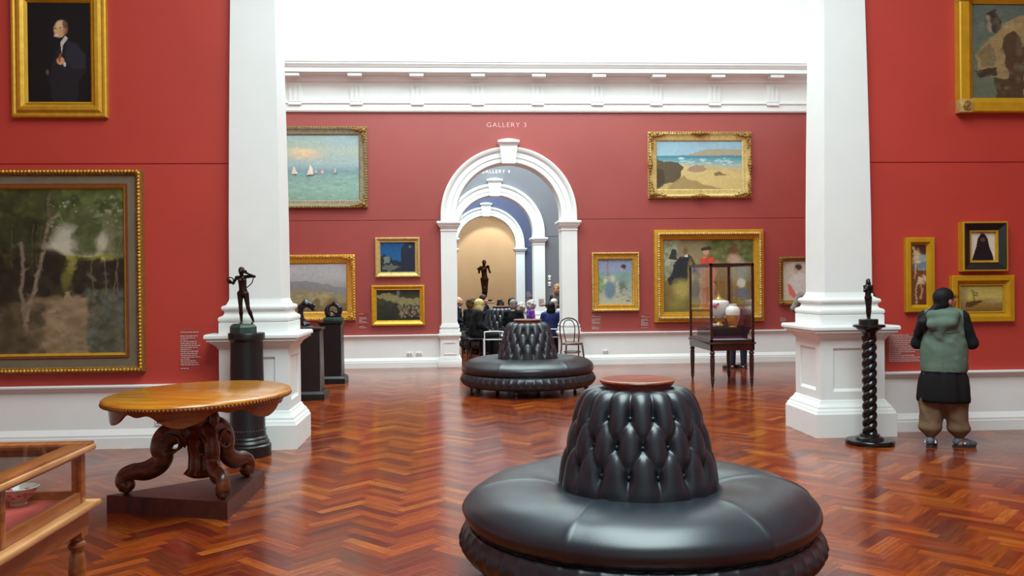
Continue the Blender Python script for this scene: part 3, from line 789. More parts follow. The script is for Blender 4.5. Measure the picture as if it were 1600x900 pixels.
def corner_scroll(name, m, parent, x, z, sx, sz, y, size, seed=5):
    """leafy corner ornament: scrolls and lobes running along both sides"""
    rr = random.Random(seed); mb = MB()
    for (dx, dz) in ((1, 0), (0, 1)):
        pts = []
        for i in range(9):
            t = i / 8; pts.append((x + sx * (dx * t * size + dz * .02), y - .01 * math.sin(t * 9), z + sz * (dz * t * size + dx * .02 + .02 * math.sin(t * 6))))
        mb.tube(pts, [size * .085 * (1 - .75 * i / 8) for i in range(9)], 6)
        for i in range(7):
            t = i / 7; q = size * (.10 - .06 * t) * rr.uniform(.7, 1.2)
            mb.ell((x + sx * (dx * t * size + dz * rr.uniform(-.01, .04) * size * 4), y - .008, z + sz * (dz * t * size + dx * rr.uniform(-.01, .04) * size * 4)), (q, q * .7, q), 6, 4)
    mb.ell((x + sx * size * .1, y - .012, z + sz * size * .1), (size * .14, size * .1, size * .14), 8, 6)
    return mb.build(name, m, parent, smooth=3.14, fix=False)
def picture(label, x0, x1, z0, z1, yw, P, gain=1.0):
    t = thing('framed_painting', label, 'painting', ((x0 + x1) / 2, yw, z0))
    ww = empty('w'); bpy.data.objects.remove(ww)
    return t
class Pic:
    """framed painting: geometry given in wall coordinates, parented to an Empty on the wall"""
    def __init__(s, label, x0, z0, x1, z1, yw):
        s.x0, s.x1, s.z0, s.z1, s.yw = x0, x1, z0, z1, yw - .012
        s.t = thing('framed_painting', label, 'painting', (0, 0, 0))
        s.cx, s.cz = (x0 + x1) / 2, z0
    def ring(s, name, m, i0, prof, parent=None): return frame_ring(name, m, parent or s.t, s.x0 + i0, s.x1 - i0, s.z0 + i0, s.z1 - i0, s.yw, prof)
    def studs(s, m, ins, d, step, r, parent, **k): return studs('ornament', m, parent, s.x0 + ins, s.x1 - ins, s.z0 + ins, s.z1 - ins, s.yw - d, step, r, **k)
    def corners(s, m, ins, d, size, parent):
        for i, (sx_, sz_) in enumerate(((1, 1), (-1, 1), (1, -1), (-1, -1))):
            corner_scroll('corner_ornament', m, parent, s.x0 + ins if sx_ > 0 else s.x1 - ins, s.z0 + ins if sz_ > 0 else s.z1 - ins, sx_, sz_, s.yw - d, size, seed=i)
    def paint(s, P, i, d, gain=1.0, loose=1.0):
        b = i if not hasattr(i, '__len__') else None
        l, bo, r, tp = (i, i, i, i) if b is not None else i
        return canvas(s.t, P, s.x0 + l, s.x1 - r, s.z0 + bo, s.z1 - tp, s.yw - d, gain, loose)
    def done(s):
        # put the Empty at the picture's base without moving its parts
        loc = Vector((s.cx, s.yw, s.cz)); s.t.location = loc
        for c in s.t.children: c.location = c.location - loc
        return s.t

# -- portrait of a man in dark suit, upper left
p = Pic('portrait of a bald man in dark suit in plain gold frame, hung high', -4.34, 3.27, -3.43, 4.555, YN)
fr = p.ring('frame', 'gold_plain', 0, [(0, 0), (0, .05), (.012, .06), (.03, .062), (.045, .05), (.07, .075), (.10, .08), (.125, .055), (.135, .05)])
p.ring('slip', 'gold_ochre', .13, [(0, .05), (.005, .058), (.022, .04), (.03, .03)])
P = Paint(130, 200, (14, 13, 14)); P.blob(.5, .4, .7, .6, (22, 20, 22), .7, 1)
P.poly([(.40, 1), (.33, .75), (.42, .55), (.50, .44), (.62, .36), (.80, .42), (.92, .52), (.93, .68), (.80, .80), (.78, 1)], (27, 28, 33), 1, .004)
P.poly([(.62, .38), (.80, .43), (.90, .53), (.92, .66), (.72, .66), (.60, .58)], (40, 42, 50), .8, .004)
P.poly([(.52, .40), (.60, .33), (.64, .36), (.56, .43), (.54, .52)], (196, 188, 178), .9)
P.blob(.51, .275, .105, .085, (196, 152, 112), 1, .25); P.blob(.54, .225, .105, .055, (214, 176, 134), 1, .3); P.blob(.60, .27, .05, .06, (150, 104, 74), .8, .5); P.blob(.60, .215, .06, .05, (50, 40, 34), .8, .4)
P.blob(.46, .335, .05, .016, (206, 190, 168), .9, .5); P.blob(.455, .285, .018, .02, (214, 160, 120), .9, .4); P.blob(.44, .26, .03, .008, (60, 42, 34), .8, .5); P.blob(.52, .256, .03, .008, (60, 42, 34), .8, .5)
P.blob(.52, .585, .07, .045, (206, 150, 108), 1, .3, .5); P.line([(.52, .52), (.50, .59)], .01, (150, 70, 44)); P.blob(.585, .62, .025, .03, (206, 200, 196), .9, .4)
P.blob(.31, .70, .03, .035, (120, 92, 76), .6, .5); P.grain(.06)
p.paint(P, .155, .035, 1.0, .3); p.done()

# -- woodland landscape, left
p = Pic('large woodland path landscape in grey and gold frame behind round table', -5.62, .76, -3.10, 2.76, YN)
fr = p.ring('frame', 'gold_dark', 0, [(0, 0), (0, .05), (.01, .075), (.03, .085), (.05, .07), (.06, .05)])
p.studs('gold', .025, .085, .035, .017, fr, elong=1.2); p.studs('gold_dark', .045, .075, .03, .011, fr)
p.ring('flat', 'linen', .055, [(0, .05), (.0, .055), (.085, .055), (.09, .05)])
p.ring('slip', 'redwood', .14, [(0, .05), (.005, .065), (.03, .06), (.03, .055)]); p.ring('inner_slip', 'gold_plain', .165, [(0, .055), (.004, .066), (.02, .05), (.03, .03)])
P = Paint(340, 262, (70, 72, 40))
cu = lambda x: .48 + x * .001031
cv = lambda y: y * .001518 - .176
pp = lambda *q: [(cu(x), cv(y)) for x, y in q]
P.grad([(0, (74, 80, 46)), (.2, (150, 146, 120)), (.36, (190, 182, 158)), (.40, (178, 168, 128)), (.405, (146, 140, 62)), (.50, (112, 106, 44)), (.56, (62, 52, 34)), (.75, (96, 82, 58)), (1, (84, 72, 50))])
P.dabs(700, 0, cu(270), 0, .30, .05, [(50, 56, 30), (64, 70, 36), (40, 44, 24), (84, 88, 48)], .8, seed=3)
P.dabs(260, 0, cu(170), .2, .45, .05, [(46, 50, 28), (58, 62, 34), (38, 40, 24)], .8, seed=13)
P.dabs(560, cu(240), 1, 0, .22, .04, [(86, 96, 50), (70, 82, 40), (108, 114, 66), (56, 66, 32)], .8, seed=4)
P.dabs(120, cu(290), cu(390), .15, .37, .04, [(84, 90, 52), (70, 78, 44), (104, 106, 66)], .75, seed=6)
P.dabs(90, cu(425), 1, .15, .40, .035, [(96, 96, 64), (118, 114, 84), (80, 84, 52)], .6, seed=16)
P.dabs(60, cu(150), 1, .04, .24, .010, [(184, 178, 150), (150, 148, 112)], .6, seed=12)
P.blob(cu(250), cv(315), .07, .11, (192, 186, 166), .85, .6); P.blob(cu(410), cv(330), .035, .07, (188, 180, 156), .8, .6); P.dabs(60, cu(290), cu(390), .15, .30, .03, [(84, 90, 52), (70, 78, 44)], .75, seed=36)
P.band(.405, .49, (148, 140, 58), .03, .5); P.dabs(60, cu(170), 1, .42, .47, .012, [(196, 186, 130), (120, 118, 54)], .6, 3, seed=22)
P.dabs(360, 0, cu(235), .41, .70, .05, [(38, 32, 24), (48, 40, 28), (32, 28, 20), (58, 52, 32)], .85, seed=7)
P.dabs(260, cu(300), 1, .44, .66, .04, [(42, 36, 26), (54, 46, 32), (36, 32, 24), (66, 58, 38)], .85, seed=8)
P.blob(cu(250), cv(480), .03, .08, (108, 104, 50), .8, .6)
P.poly(pp((255, 530), (275, 535), (330, 600), (352, 690), (352, 775), (90, 775), (190, 690), (262, 610)), (164, 138, 104), .85, .01)
P.dabs(420, cu(90), cu(360), .66, 1, .025, [(150, 126, 96), (124, 102, 74), (104, 88, 62), (166, 142, 112)], .5, 2.2, seed=9)
P.dabs(420, cu(345), 1, .62, 1, .024, [(88, 92, 76), (76, 78, 54), (100, 108, 104), (64, 60, 42), (110, 100, 78)], .6, seed=10)
P.dabs(260, 0, cu(150), .70, 1, .035, [(84, 70, 52), (66, 54, 40), (100, 86, 62), (54, 56, 34)], .6, seed=11)
P.line(pp((78, 690), (66, 600), (55, 520), (72, 430), (62, 330)), .010, (124, 108, 92)); P.line(pp((78, 640), (92, 570), (130, 470), (160, 350), (180, 250), (215, 210)), .010, (134, 118, 98)); P.line(pp((180, 250), (172, 170), (190, 120)), .006, (96, 84, 66))
for x in (20, 108, 128, 142): P.line(pp((x, 430), (x + 3, 260)), .003, (92, 86, 60), .7)
for x, t_ in ((380, 20), (432, 10), (462, -12), (480, 8)): P.line(pp((x, 540), (x - t_, 420), (x + t_, 290)), .003, (116, 104, 84), .75)
P.grain(.06)
p.paint(P, .19, .035, .95); p.done()

# -- horse picture, upper right (half out of frame)
p = Pic('brown and green painting in ochre frame with square corner blocks, hung high right', 5.24, 3.33, 6.9, 4.62, YN)
fr = p.ring('frame', 'gold_ochre', 0, [(0, 0), (0, .09), (.012, .10), (.10, .10), (.12, .085), (.14, .07), (.155, .06)])
for cx_, cz_ in ((5.24, 3.33), (5.24, 4.49), (6.77, 3.33), (6.77, 4.49)):
    cb = B('corner_block', 'gold_pale', fr, cx_ - .004, cx_ + .134, YN - .012 - .112, YN - .03, cz_ - .004, cz_ + .134, ch=.004)
    MB().lathe([(.02, 0), (.045, .0), (.05, .006), (.042, .012), (.03, .008), (.02, .014), (.0, .018)], 16).build('rosette', 'gold_dark', cb, smooth=.6)
    ro = cb.children[0]; ro.location = (cx_ + .065, YN - .012 - .112, cz_ + .065); ro.rotation_euler = (PI / 2, 0, 0)
P = Paint(190, 145, (92, 100, 84)); P.grad([(0, (84, 92, 84)), (.5, (90, 100, 84)), (1, (96, 98, 80))])
P.poly([(.04, .55), (.10, .42), (.20, .33), (.27, .20), (.40, .12), (.60, .14), (.80, .4), (.76, .8), (.5, 1), (.24, 1), (.19, .8), (.06, .72)], (146, 122, 80), 1, .006); P.poly([(.06, .52), (.14, .42), (.20, .50), (.19, .66), (.08, .66)], (116, 98, 66), .9, .006)
P.poly([(.25, .36), (.36, .28), (.44, .5), (.42, .8), (.31, .84), (.27, .6)], (72, 52, 36), .95, .008); P.poly([(.03, .70), (.21, .67), (.20, .76), (.06, .78)], (52, 38, 30), .95, .006); P.poly([(.17, .78), (.42, .80), (.42, 1), (.21, 1)], (68, 52, 34), .95, .008); P.poly([(.46, .5), (.7, .45), (.68, .9), (.5, .95)], (96, 74, 48), .8, .008)
P.poly([(.11, .11), (.19, .06), (.24, .18), (.21, .32), (.13, .28)], (58, 45, 40), 1, .006); P.line([(.13, .14), (.15, .28)], .02, (156, 132, 112), .8); P.blob(.30, .24, .10, .06, (166, 142, 98), .6, .8)
P.dabs(200, 0, 1, 0, 1, .04, [(110, 112, 90), (80, 88, 74), (130, 112, 80), (70, 56, 40)], .3, seed=3); P.grain(.06)
p.paint(P, .15, .05); p.done()

# -- tall narrow picture
def thick(label, x0, z0, x1, z1, m, wd, dep, d0=0.0):
    p = Pic(label, x0, z0, x1, z1, YN)
    p.ring('frame', m, 0, [(0, 0), (0, dep), (.008, dep + .008), (wd * .55, dep + .008), (wd * .62, dep - .004), (wd * .9, dep - .03), (wd, dep - .04)])
    return p
p = thick('tall narrow painting of pale blossoms in wide ochre frame above green vest woman', 4.67, 1.25, 4.98, 2.03, 'gold_ochre', .085, .05)
P = Paint(40, 150, (96, 46, 26)); P.grad([(0, (66, 36, 34)), (.15, (84, 40, 28)), (.5, (120, 64, 34)), (1, (92, 42, 24))]); P.band(.16, .42, (150, 168, 164), .02, .8); P.band(.28, .40, (100, 110, 136), .03, .8)
P.poly([(0, 0), (.35, 0), (.35, 1), (0, 1)], (110, 62, 40), .8, .03); P.line([(.2, .1), (.25, .35), (.2, .55)], .012, (196, 168, 128), .9); P.line([(.3, 1), (.25, .75), (.5, .55), (.8, .6)], .012, (190, 156, 118), .9); P.line([(.6, .9), (.7, .75), (.5, .6)], .012, (180, 140, 104), .9)
P.dabs(60, .05, .6, .05, .3, .025, [(216, 190, 140), (190, 150, 110)], .8, seed=2); P.dabs(40, .4, 1, .5, .65, .025, [(220, 196, 160), (190, 150, 110)], .8, seed=5); P.grain(.06)
p.paint(P, .08, .02); p.done()
# -- veiled figure, black frame
p = Pic('small painting of dark hooded figure in wide black frame with gold edges', 5.26, 1.67, 5.75, 2.19, YN)
p.ring('outer_edge', 'gold_ochre', 0, [(0, 0), (0, .09), (.006, .095), (.016, .095), (.018, .09)])
p.ring('frame', 'ebony', .016, [(0, .05), (0, .092), (.01, .095), (.075, .06), (.08, .055)])
p.ring('inner_edge', 'gold_plain', .092, [(0, .05), (.0, .068), (.012, .065), (.022, .05), (.024, .04)])
P = Paint(48, 60, (206, 194, 176)); P.grad([(0, (200, 192, 178)), (1, (214, 200, 172))]); P.poly([(.06, 1), (.12, .80), (.24, .50), (.30, .22), (.42, .06), (.50, .03), (.60, .08), (.70, .24), (.76, .50), (.90, .82), (.94, 1)], (26, 20, 24)); P.blob(.5, .26, .13, .10, (112, 60, 48), .8, .5); P.grain(.05)
p.paint(P, .112, .04, 1.0, .2); p.done()
# -- boat picture
p = thick('wide painting of a wrecked boat in ochre stepped frame beside green vest woman', 5.16, 1.14, 5.84, 1.63, 'gold_ochre', .10, .055)
p.ring('inner_slip', 'gold_plain', .095, [(0, .012), (.0, .03), (.012, .028), (.016, .015)])
P = Paint(90, 56, (150, 130, 60)); P.grad([(0, (172, 156, 84)), (.45, (186, 166, 86)), (.65, (150, 120, 60)), (1, (112, 78, 34))]); P.blob(.85, .6, .3, .12, (170, 150, 116), .7, .9); P.blob(.08, .4, .14, .7, (128, 112, 78), .7, .8)
P.poly([(.14, .72), (.18, .62), (.34, .60), (.50, .56), (.54, .62), (.40, .72), (.30, .82), (.12, .84)], (84, 52, 30), .95, .01); P.line([(.35, .6), (.30, .2), (.27, .18)], .014, (58, 42, 26)); P.line([(.30, .24), (.42, .30), (.34, .38), (.44, .40)], .012, (66, 50, 30)); P.line([(.5, .6), (.75, .5)], .008, (120, 92, 50)); P.grain(.06)
p.paint(P, .11, .012); p.done()

# ---- far wall
def ornate(label, x0, z0, x1, z1, m, wd, cs, mid=False, m2=None):
    p = Pic(label, x0, z0, x1, z1, YF)
    fr = p.ring('frame', m, 0, [(0, 0), (0, .06), (.015, .075), (wd * .25, .085), (wd * .45, .06), (wd * .7, .05), (wd * .85, .045), (wd * .95, .035), (wd, .025)])
    p.corners(m2 or m, wd * .28, .085, cs, fr)
    p.studs(m2 or m, wd * .12, .075, .05, .018, fr, elong=1.4)
    if mid:
        for (cx_, cz_) in (((x0 + x1) / 2, z1 - wd * .2), ((x0 + x1) / 2, z0 + wd * .2), (x0 + wd * .2, (z0 + z1) / 2), (x1 - wd * .2, (z0 + z1) / 2)):
            mb = MB()
            for k in range(7): 
                a = (k - 3) / 3; hx = abs(cx_ - (x0 + x1) / 2) < .01
                mb.ell((cx_ + (a * .16 if hx else 0), YF - .105, cz_ + (0 if hx else a * .16)), (.05 * (1.1 - abs(a) * .7),) * 3, 6, 4)
            mb.build('centre_ornament', m2 or m, fr, smooth=3.14, fix=False)
    return p
p = ornate('sailing boats on pale sea in tarnished ornate frame beside left pillar', -3.75, 3.05, -1.69, 4.60, 'silver_gilt', .16, .26, m2='gold_dark')
P = Paint(170, 126, (150, 170, 170)); P.grad([(0, (146, 170, 170)), (.2, (170, 178, 162)), (.45, (158, 176, 176)), (.56, (120, 150, 158)), (.58, (126, 156, 154)), (.8, (140, 172, 158)), (1, (128, 160, 146))])
P.blob(.42, .30, .26, .10, (222, 186, 148), .9, .9); P.blob(.38, .24, .2, .06, (232, 204, 156), .7, .9); P.blob(.85, .12, .3, .1, (150, 172, 186), .6, .9)
for bx, by, q, c_ in ((.47, .60, 1.0, (228, 216, 196)), (.60, .585, .5, (222, 176, 156)), (.74, .58, .5, (218, 178, 156)), (.535, .59, .45, (220, 170, 150)), (.3, .60, .8, (222, 200, 180))):
    P.poly([(bx - .035 * q, by), (bx - .005 * q, by - .15 * q), (bx + .02 * q, by - .1 * q), (bx + .03 * q, by)], c_, .95); P.poly([(bx - .05 * q, by), (bx + .05 * q, by), (bx + .035 * q, by + .025 * q), (bx - .035 * q, by + .025 * q)], (96, 84, 76), .9)
P.blob(.81, .68, .015, .012, (70, 80, 80), .9, .5); P.dabs(260, 0, 1, .6, 1, .018, [(150, 182, 168), (116, 150, 140), (168, 190, 170)], .35, 3.0, seed=4); P.grain(.04)
p.paint(P, .155, .02); p.done()
p = ornate('hazy hills landscape in ornate gold frame behind the ring sculpture', -3.75, .92, -1.94, 2.17, 'gold', .17, .2)
P = Paint(150, 92, (160, 160, 150)); P.grad([(0, (178, 178, 176)), (.35, (166, 166, 168)), (.5, (150, 144, 134)), (.75, (146, 132, 92)), (1, (112, 100, 70))])
P.poly([(0, .42), (.25, .38), (.5, .36), (.7, .42), (1, .52), (1, .7), (0, .7)], (124, 126, 130), .8, .01); P.poly([(0, .55), (.4, .5), (.75, .6), (1, .66), (1, .8), (0, .8)], (140, 132, 104), .8, .01)
P.dabs(140, .1, .8, .6, .85, .03, [(176, 156, 96), (130, 116, 76), (186, 170, 116)], .5, 2, seed=2); P.blob(.80, .82, .10, .16, (118, 92, 56), .9, .6); P.blob(.62, .80, .06, .12, (104, 88, 56), .8, .6); P.dabs(80, .3, 1, .85, 1, .03, [(84, 76, 50), (104, 92, 60)], .6, seed=3); P.grain(.05)
p.paint(P, .165, .02); p.done()
def simple(label, x0, z0, x1, z1, m, wd, m2='gold_plain'):
    p = Pic(label, x0, z0, x1, z1, YF)
    p.ring('frame', m, 0, [(0, 0), (0, .06), (.01, .072), (wd * .3, .075), (wd * .4, .066), (wd * .8, .045), (wd * .86, .048), (wd, .03)]); return p
p = simple('small blue moonlit town painting in pale gold frame, above dark rocks picture', -1.56, 1.73, -.71, 2.49, 'gold_pale', .10)
p.studs('gold_pale', .02, .07, .03, .010, p.t.children[0])
P = Paint(84, 70, (22, 60, 104)); P.grad([(0, (24, 74, 124)), (.5, (28, 88, 140)), (1, (20, 50, 90))]); P.poly([(.60, 1), (.60, .22), (.70, .05), (.95, .0), (1, .0), (1, 1)], (32, 40, 56)); P.poly([(0, .95), (0, .5), (.05, .45), (.1, .36), (.16, .45), (.28, .46), (.32, .58), (.45, .6), (.6, .65), (.6, 1), (0, 1)], (34, 44, 54), 1, .01)
P.poly([(.10, .50), (.27, .46), (.28, .66), (.12, .72)], (120, 126, 112), .9, .01); P.poly([(.04, .78), (.3, .72), (.5, .80), (.6, .80), (.45, .86), (.3, .98), (.1, .9)], (112, 114, 98), .7, .02); P.blob(.85, .15, .05, .06, (130, 140, 150), .6, .6); P.grain(.07)
p.paint(P, .095, .025); p.done()
p = simple('small dark rocky landscape in plain bright gold frame under the blue one', -1.64, .81, -.63, 1.58, 'gold_plain', .10)
P = Paint(96, 66, (34, 34, 26)); P.grad([(0, (26, 28, 28)), (.3, (60, 60, 36)), (.6, (52, 48, 42)), (1, (34, 36, 26))]); P.poly([(.0, .18), (.25, .08), (.5, .22), (.8, .30), (1, .26), (1, .5), (.55, .48), (.2, .32), (0, .24)], (134, 126, 84), .9, .02); P.blob(.5, .08, .05, .18, (112, 116, 120), .8, .6); P.blob(.3, .15, .14, .04, (116, 130, 60), .7, .6)
P.dabs(150, .48, 1, .45, .88, .04, [(150, 136, 104), (96, 84, 62), (52, 42, 34), (168, 152, 118)], .7, seed=3); P.dabs(70, .0, .5, .42, 1, .06, [(30, 30, 24), (44, 40, 32), (36, 44, 28)], .7, seed=4); P.grain(.08)
p.paint(P, .095, .025); p.done()
p = ornate('sunny beach with rocks in swept gold frame, hung high right of the arch', 3.71, 3.21, 5.75, 4.50, 'gold_pale', .18, .3, mid=True, m2='gold_dark')
P = Paint(190, 104, (180, 170, 120)); P.grad([(0, (140, 170, 186)), (.30, (150, 182, 194)), (.31, (70, 116, 146)), (.36, (88, 146, 152)), (.5, (150, 172, 168)), (.56, (190, 172, 128)), (1, (186, 160, 100))])
P.poly([(.36, .29), (.50, .22), (.60, .17), (.85, .165), (1, .18), (1, .31), (.36, .305)], (160, 150, 122), .95); P.dabs(70, .2, 1, .36, .5, .02, [(216, 222, 214), (110, 160, 164), (190, 206, 200)], .6, 3, seed=2); P.poly([(.3, .5), (.7, .5), (.85, .6), (1, .68), (1, 1), (.2, 1), (.2, .6)], (206, 180, 118), .85, .006)
P.poly([(0, .36), (.08, .42), (.26, .44), (.31, .55), (.28, .70), (.25, .84), (.1, .88), (0, 1)], (92, 80, 60), 1, .008); P.poly([(0, .55), (.08, .6), (.1, .86), (0, .96)], (70, 56, 44), .8); P.poly([(.1, 1), (.3, .72), (.5, .86), (.78, 1)], (152, 128, 84), .85, .01)
P.poly([(.38, .52), (.55, .50), (.60, .58), (.46, .66), (.36, .60)], (156, 126, 104), .9, .01); P.poly([(.66, .68), (.73, .62), (.78, .68), (.86, .70), (.68, .72)], (118, 98, 72), .9); P.poly([(.55, .5), (.75, .54), (.78, .6), (.6, .6)], (186, 164, 118), .8); P.grain(.04)
p.paint(P, .175, .02); p.done()
p = Pic('women seated with sewing in blue tones, gold frame right of the arch', 2.59, 1.03, 3.52, 2.17, YF)
fr = p.ring('frame', 'gold', 0, [(0, 0), (0, .05), (.02, .07), (.04, .06), (.05, .045), (.09, .04), (.10, .05), (.125, .045), (.13, .03), (.14, .02)])
p.studs('gold_pale', .02, .07, .035, .018, fr, elong=1.3)
P = Paint(70, 88, (150, 156, 160)); P.grad([(0, (128, 140, 168)), (.25, (136, 148, 172)), (.32, (120, 150, 158)), (.4, (136, 156, 132)), (.75, (160, 166, 150)), (1, (178, 176, 148))]); P.line([(.28, .0), (.28, .38)], .012, (160, 100, 70)); P.line([(0, .39), (.35, .39)], .006, (196, 196, 180))
P.blob(.34, .68, .2, .24, (106, 124, 140), .95, .4); P.blob(.42, .43, .10, .10, (196, 186, 170), .9, .6); P.blob(.19, .48, .07, .07, (206, 200, 180), .8, .6); P.blob(.76, .45, .2, .22, (122, 144, 140), .95, .5); P.blob(.74, .17, .10, .07, (60, 56, 60), 1, .4); P.blob(.7, .22, .05, .05, (190, 150, 130), .8, .5); P.blob(.7, .62, .16, .16, (98, 108, 96), .9, .6)
P.line([(.55, .5), (.55, .9), (.8, .82)], .012, (196, 186, 140), .8); P.dabs(60, 0, .15, .4, .75, .04, [(110, 140, 96), (140, 166, 120)], .7, seed=3); P.blob(.86, .92, .1, .03, (96, 90, 80), .8, .6); P.dabs(60, .5, 1, .6, .9, .03, [(186, 180, 160), (110, 108, 100)], .5, seed=5); P.grain(.05)
p.paint(P, .135, .015); p.done()
p = Pic('large figure group outdoors in heavy carved gold frame behind the glass case', 3.81, .80, 5.98, 2.60, YF)
fr = p.ring('frame', 'gold_plain', 0, [(0, 0), (0, .05), (.01, .075), (.05, .08), (.06, .10), (.08, .115), (.10, .10), (.11, .08), (.15, .07), (.16, .055), (.185, .05), (.19, .035), (.20, .02)])
p.studs('gold_pale', .085, .115, .045, .026, fr, elong=1.15)
P = Paint(190, 156, (122, 112, 76)); P.grad([(0, (132, 124, 92)), (.3, (146, 130, 94)), (.6, (126, 108, 66)), (1, (112, 100, 54))]); P.dabs(220, .5, 1, 0, .3, .05, [(84, 96, 50), (70, 84, 42), (120, 126, 70)], .7, seed=2); P.dabs(110, 0, .16, 0, .55, .045, [(150, 158, 136), (110, 116, 76), (176, 178, 156)], .7, seed=3)
P.poly([(.05, .60), (.12, .35), (.18, .24), (.26, .20), (.34, .28), (.36, .45), (.24, .58), (.16, .62)], (42, 46, 50), 1, .008); P.poly([(.06, .26), (.10, .13), (.14, .14), (.16, .28)], (56, 60, 58)); P.blob(.25, .16, .04, .06, (122, 92, 66), 1, .4); P.poly([(.22, .23), (.27, .20), (.28, .26)], (206, 200, 186))
P.blob(.20, .68, .13, .18, (170, 156, 84), .95, .6); P.blob(.14, .88, .12, .12, (150, 140, 66), .6, .8); P.poly([(.40, .95), (.40, .40), (.46, .25), (.54, .25), (.58, .45), (.56, .95)], (196, 128, 104), .9, .01); P.poly([(.41, .27), (.56, .24), (.57, .34), (.41, .34)], (206, 74, 58), .95); P.blob(.475, .17, .035, .06, (206, 152, 118), 1, .4); P.poly([(.42, .12), (.52, .1), (.53, .14), (.42, .16)], (60, 54, 52))
P.poly([(.42, .66), (.52, .66), (.52, 1), (.44, 1)], (176, 78, 60), .8); P.blob(.78, .16, .08, .10, (110, 74, 50), .9, .5); P.blob(.78, .28, .10, .10, (190, 156, 130), .9, .5); P.blob(.83, .45, .14, .22, (156, 156, 138), .9, .5); P.blob(.86, .60, .055, .075, (226, 218, 204), 1, .4); P.poly([(.74, .80), (.80, .68), (.92, .68), (.98, .80)], (78, 88, 122), .95, .008); P.blob(.30, .48, .04, .25, (196, 168, 84), .7, .7); P.grain(.06)
p.paint(P, .19, .015); p.done()
p = ornate('lady in white dress on pale ground, gilt frame partly behind right pillar', 6.29, 1.12, 7.2, 2.05, 'gold_dark', .085, .12)
P = Paint(74, 76, (196, 190, 170)); P.grad([(0, (190, 186, 164)), (1, (200, 188, 166))]); P.poly([(.1, .7), (.2, .4), (.4, .3), (.7, .35), (.8, .6), (.7, 1), (.3, 1)], (206, 202, 196), .95, .01); P.blob(.42, .16, .12, .10, (70, 56, 50), 1, .4); P.blob(.36, .24, .06, .08, (196, 150, 130), 1, .4); P.poly([(.12, .6), (.2, .58), (.36, .86), (.3, .95), (.18, .85)], (214, 92, 84), .9); P.dabs(40, .6, 1, .2, .8, .05, [(170, 180, 160), (206, 190, 170)], .6, seed=2); P.grain(.05)
p.paint(P, .08, .02); p.done()

# --- wall labels: clear acrylic with printed lines
def wall_label(label, x0, z0, x1, z1, yw, rows, seed=1):
    t = thing('wall_label', label, 'label', ((x0 + x1) / 2, yw, z0)); ox, oz = (x0 + x1) / 2, z0
    rr = random.Random(seed)
    B('panel', 'acrylic', t, x0 - ox - .015, x1 - ox + .015, -.018, -.013, -.015, z1 - oz + .015)
    mb = MB(); hgt = z1 - z0; n = rows; stp = hgt / n
    for i in range(n):
        if rr.random() < .14: continue
        z = hgt - (i + .5) * stp; wd = (x1 - x0) * (rr.uniform(.75, 1) if i % 5 else rr.uniform(.3, .6)); x = x0 - ox
        while x < x0 - ox + wd:      # broken into word-like dashes
            q = min(rr.uniform(.012, .04), x0 - ox + wd - x + .005); mb.box(x, x + q, -.0195, -.018, z - stp * .22, z + stp * .22); x += q + .006
    mb.build('print', 'label_text', t)
    return t
wall_label('tall column of white text on wall right of woodland painting', -2.76, .75, -2.57, 1.17, YN, 22, 1)
wall_label('clear text panel on wall between right pillar and green vest woman', 4.50, .73, 4.86, 1.02, YN, 15, 2)
wall_label('small white text label under hills and rocks pictures', -1.88, .76, -1.72, 1.05, YF, 12, 3)
wall_label('small white text label under the blue sewing picture', 2.59, .68, 2.76, .96, YF, 13, 4)
wall_label('small white text label left of the figure group frame', 3.55, .69, 3.71, .94, YF, 12, 5)
wall_label('tiny wall label below the lady in white near right pillar', 6.31, .78, 6.44, .88, YF, 5, 6)
wall_label('small text label on slate blue wall through the inner arch', 2.36, .95, 2.55, 1.3, Y4, 10, 8)
# --- sockets and switches
def socket(label, x, z, yw, w_=.115, h_=.072, cat='socket', name='power_socket'):
    t = thing(name, label, cat, (x, yw, z)); B('plate', 'plastic', t, -w_ / 2, w_ / 2, -.032, -.018, 0, h_, ch=.004)
    for dx in (-.025, .025):
        B('outlet', 'plastic_d', t, dx - .012, dx + .012, -.034, -.03, h_ * .3, h_ * .6)
    return t
socket('white double socket on dado behind the round table', -2.96, .215, YN)
socket('white socket on far dado left of arch, left one of the pair', -.93, .225, YF)
socket('white socket on far dado left of arch, one nearer the arch', -.75, .225, YF)
socket('white socket on far dado behind the bentwood chair', 2.85, .215, YF)
socket('upper of two white plates on grey wall beside standing speaker', 2.43, 1.66, Y3, .075, .13, 'switch', 'wall_switch')
socket('lower of two white plates on grey wall beside standing speaker', 2.43, 1.50, Y3, .075, .12, 'switch', 'wall_switch')
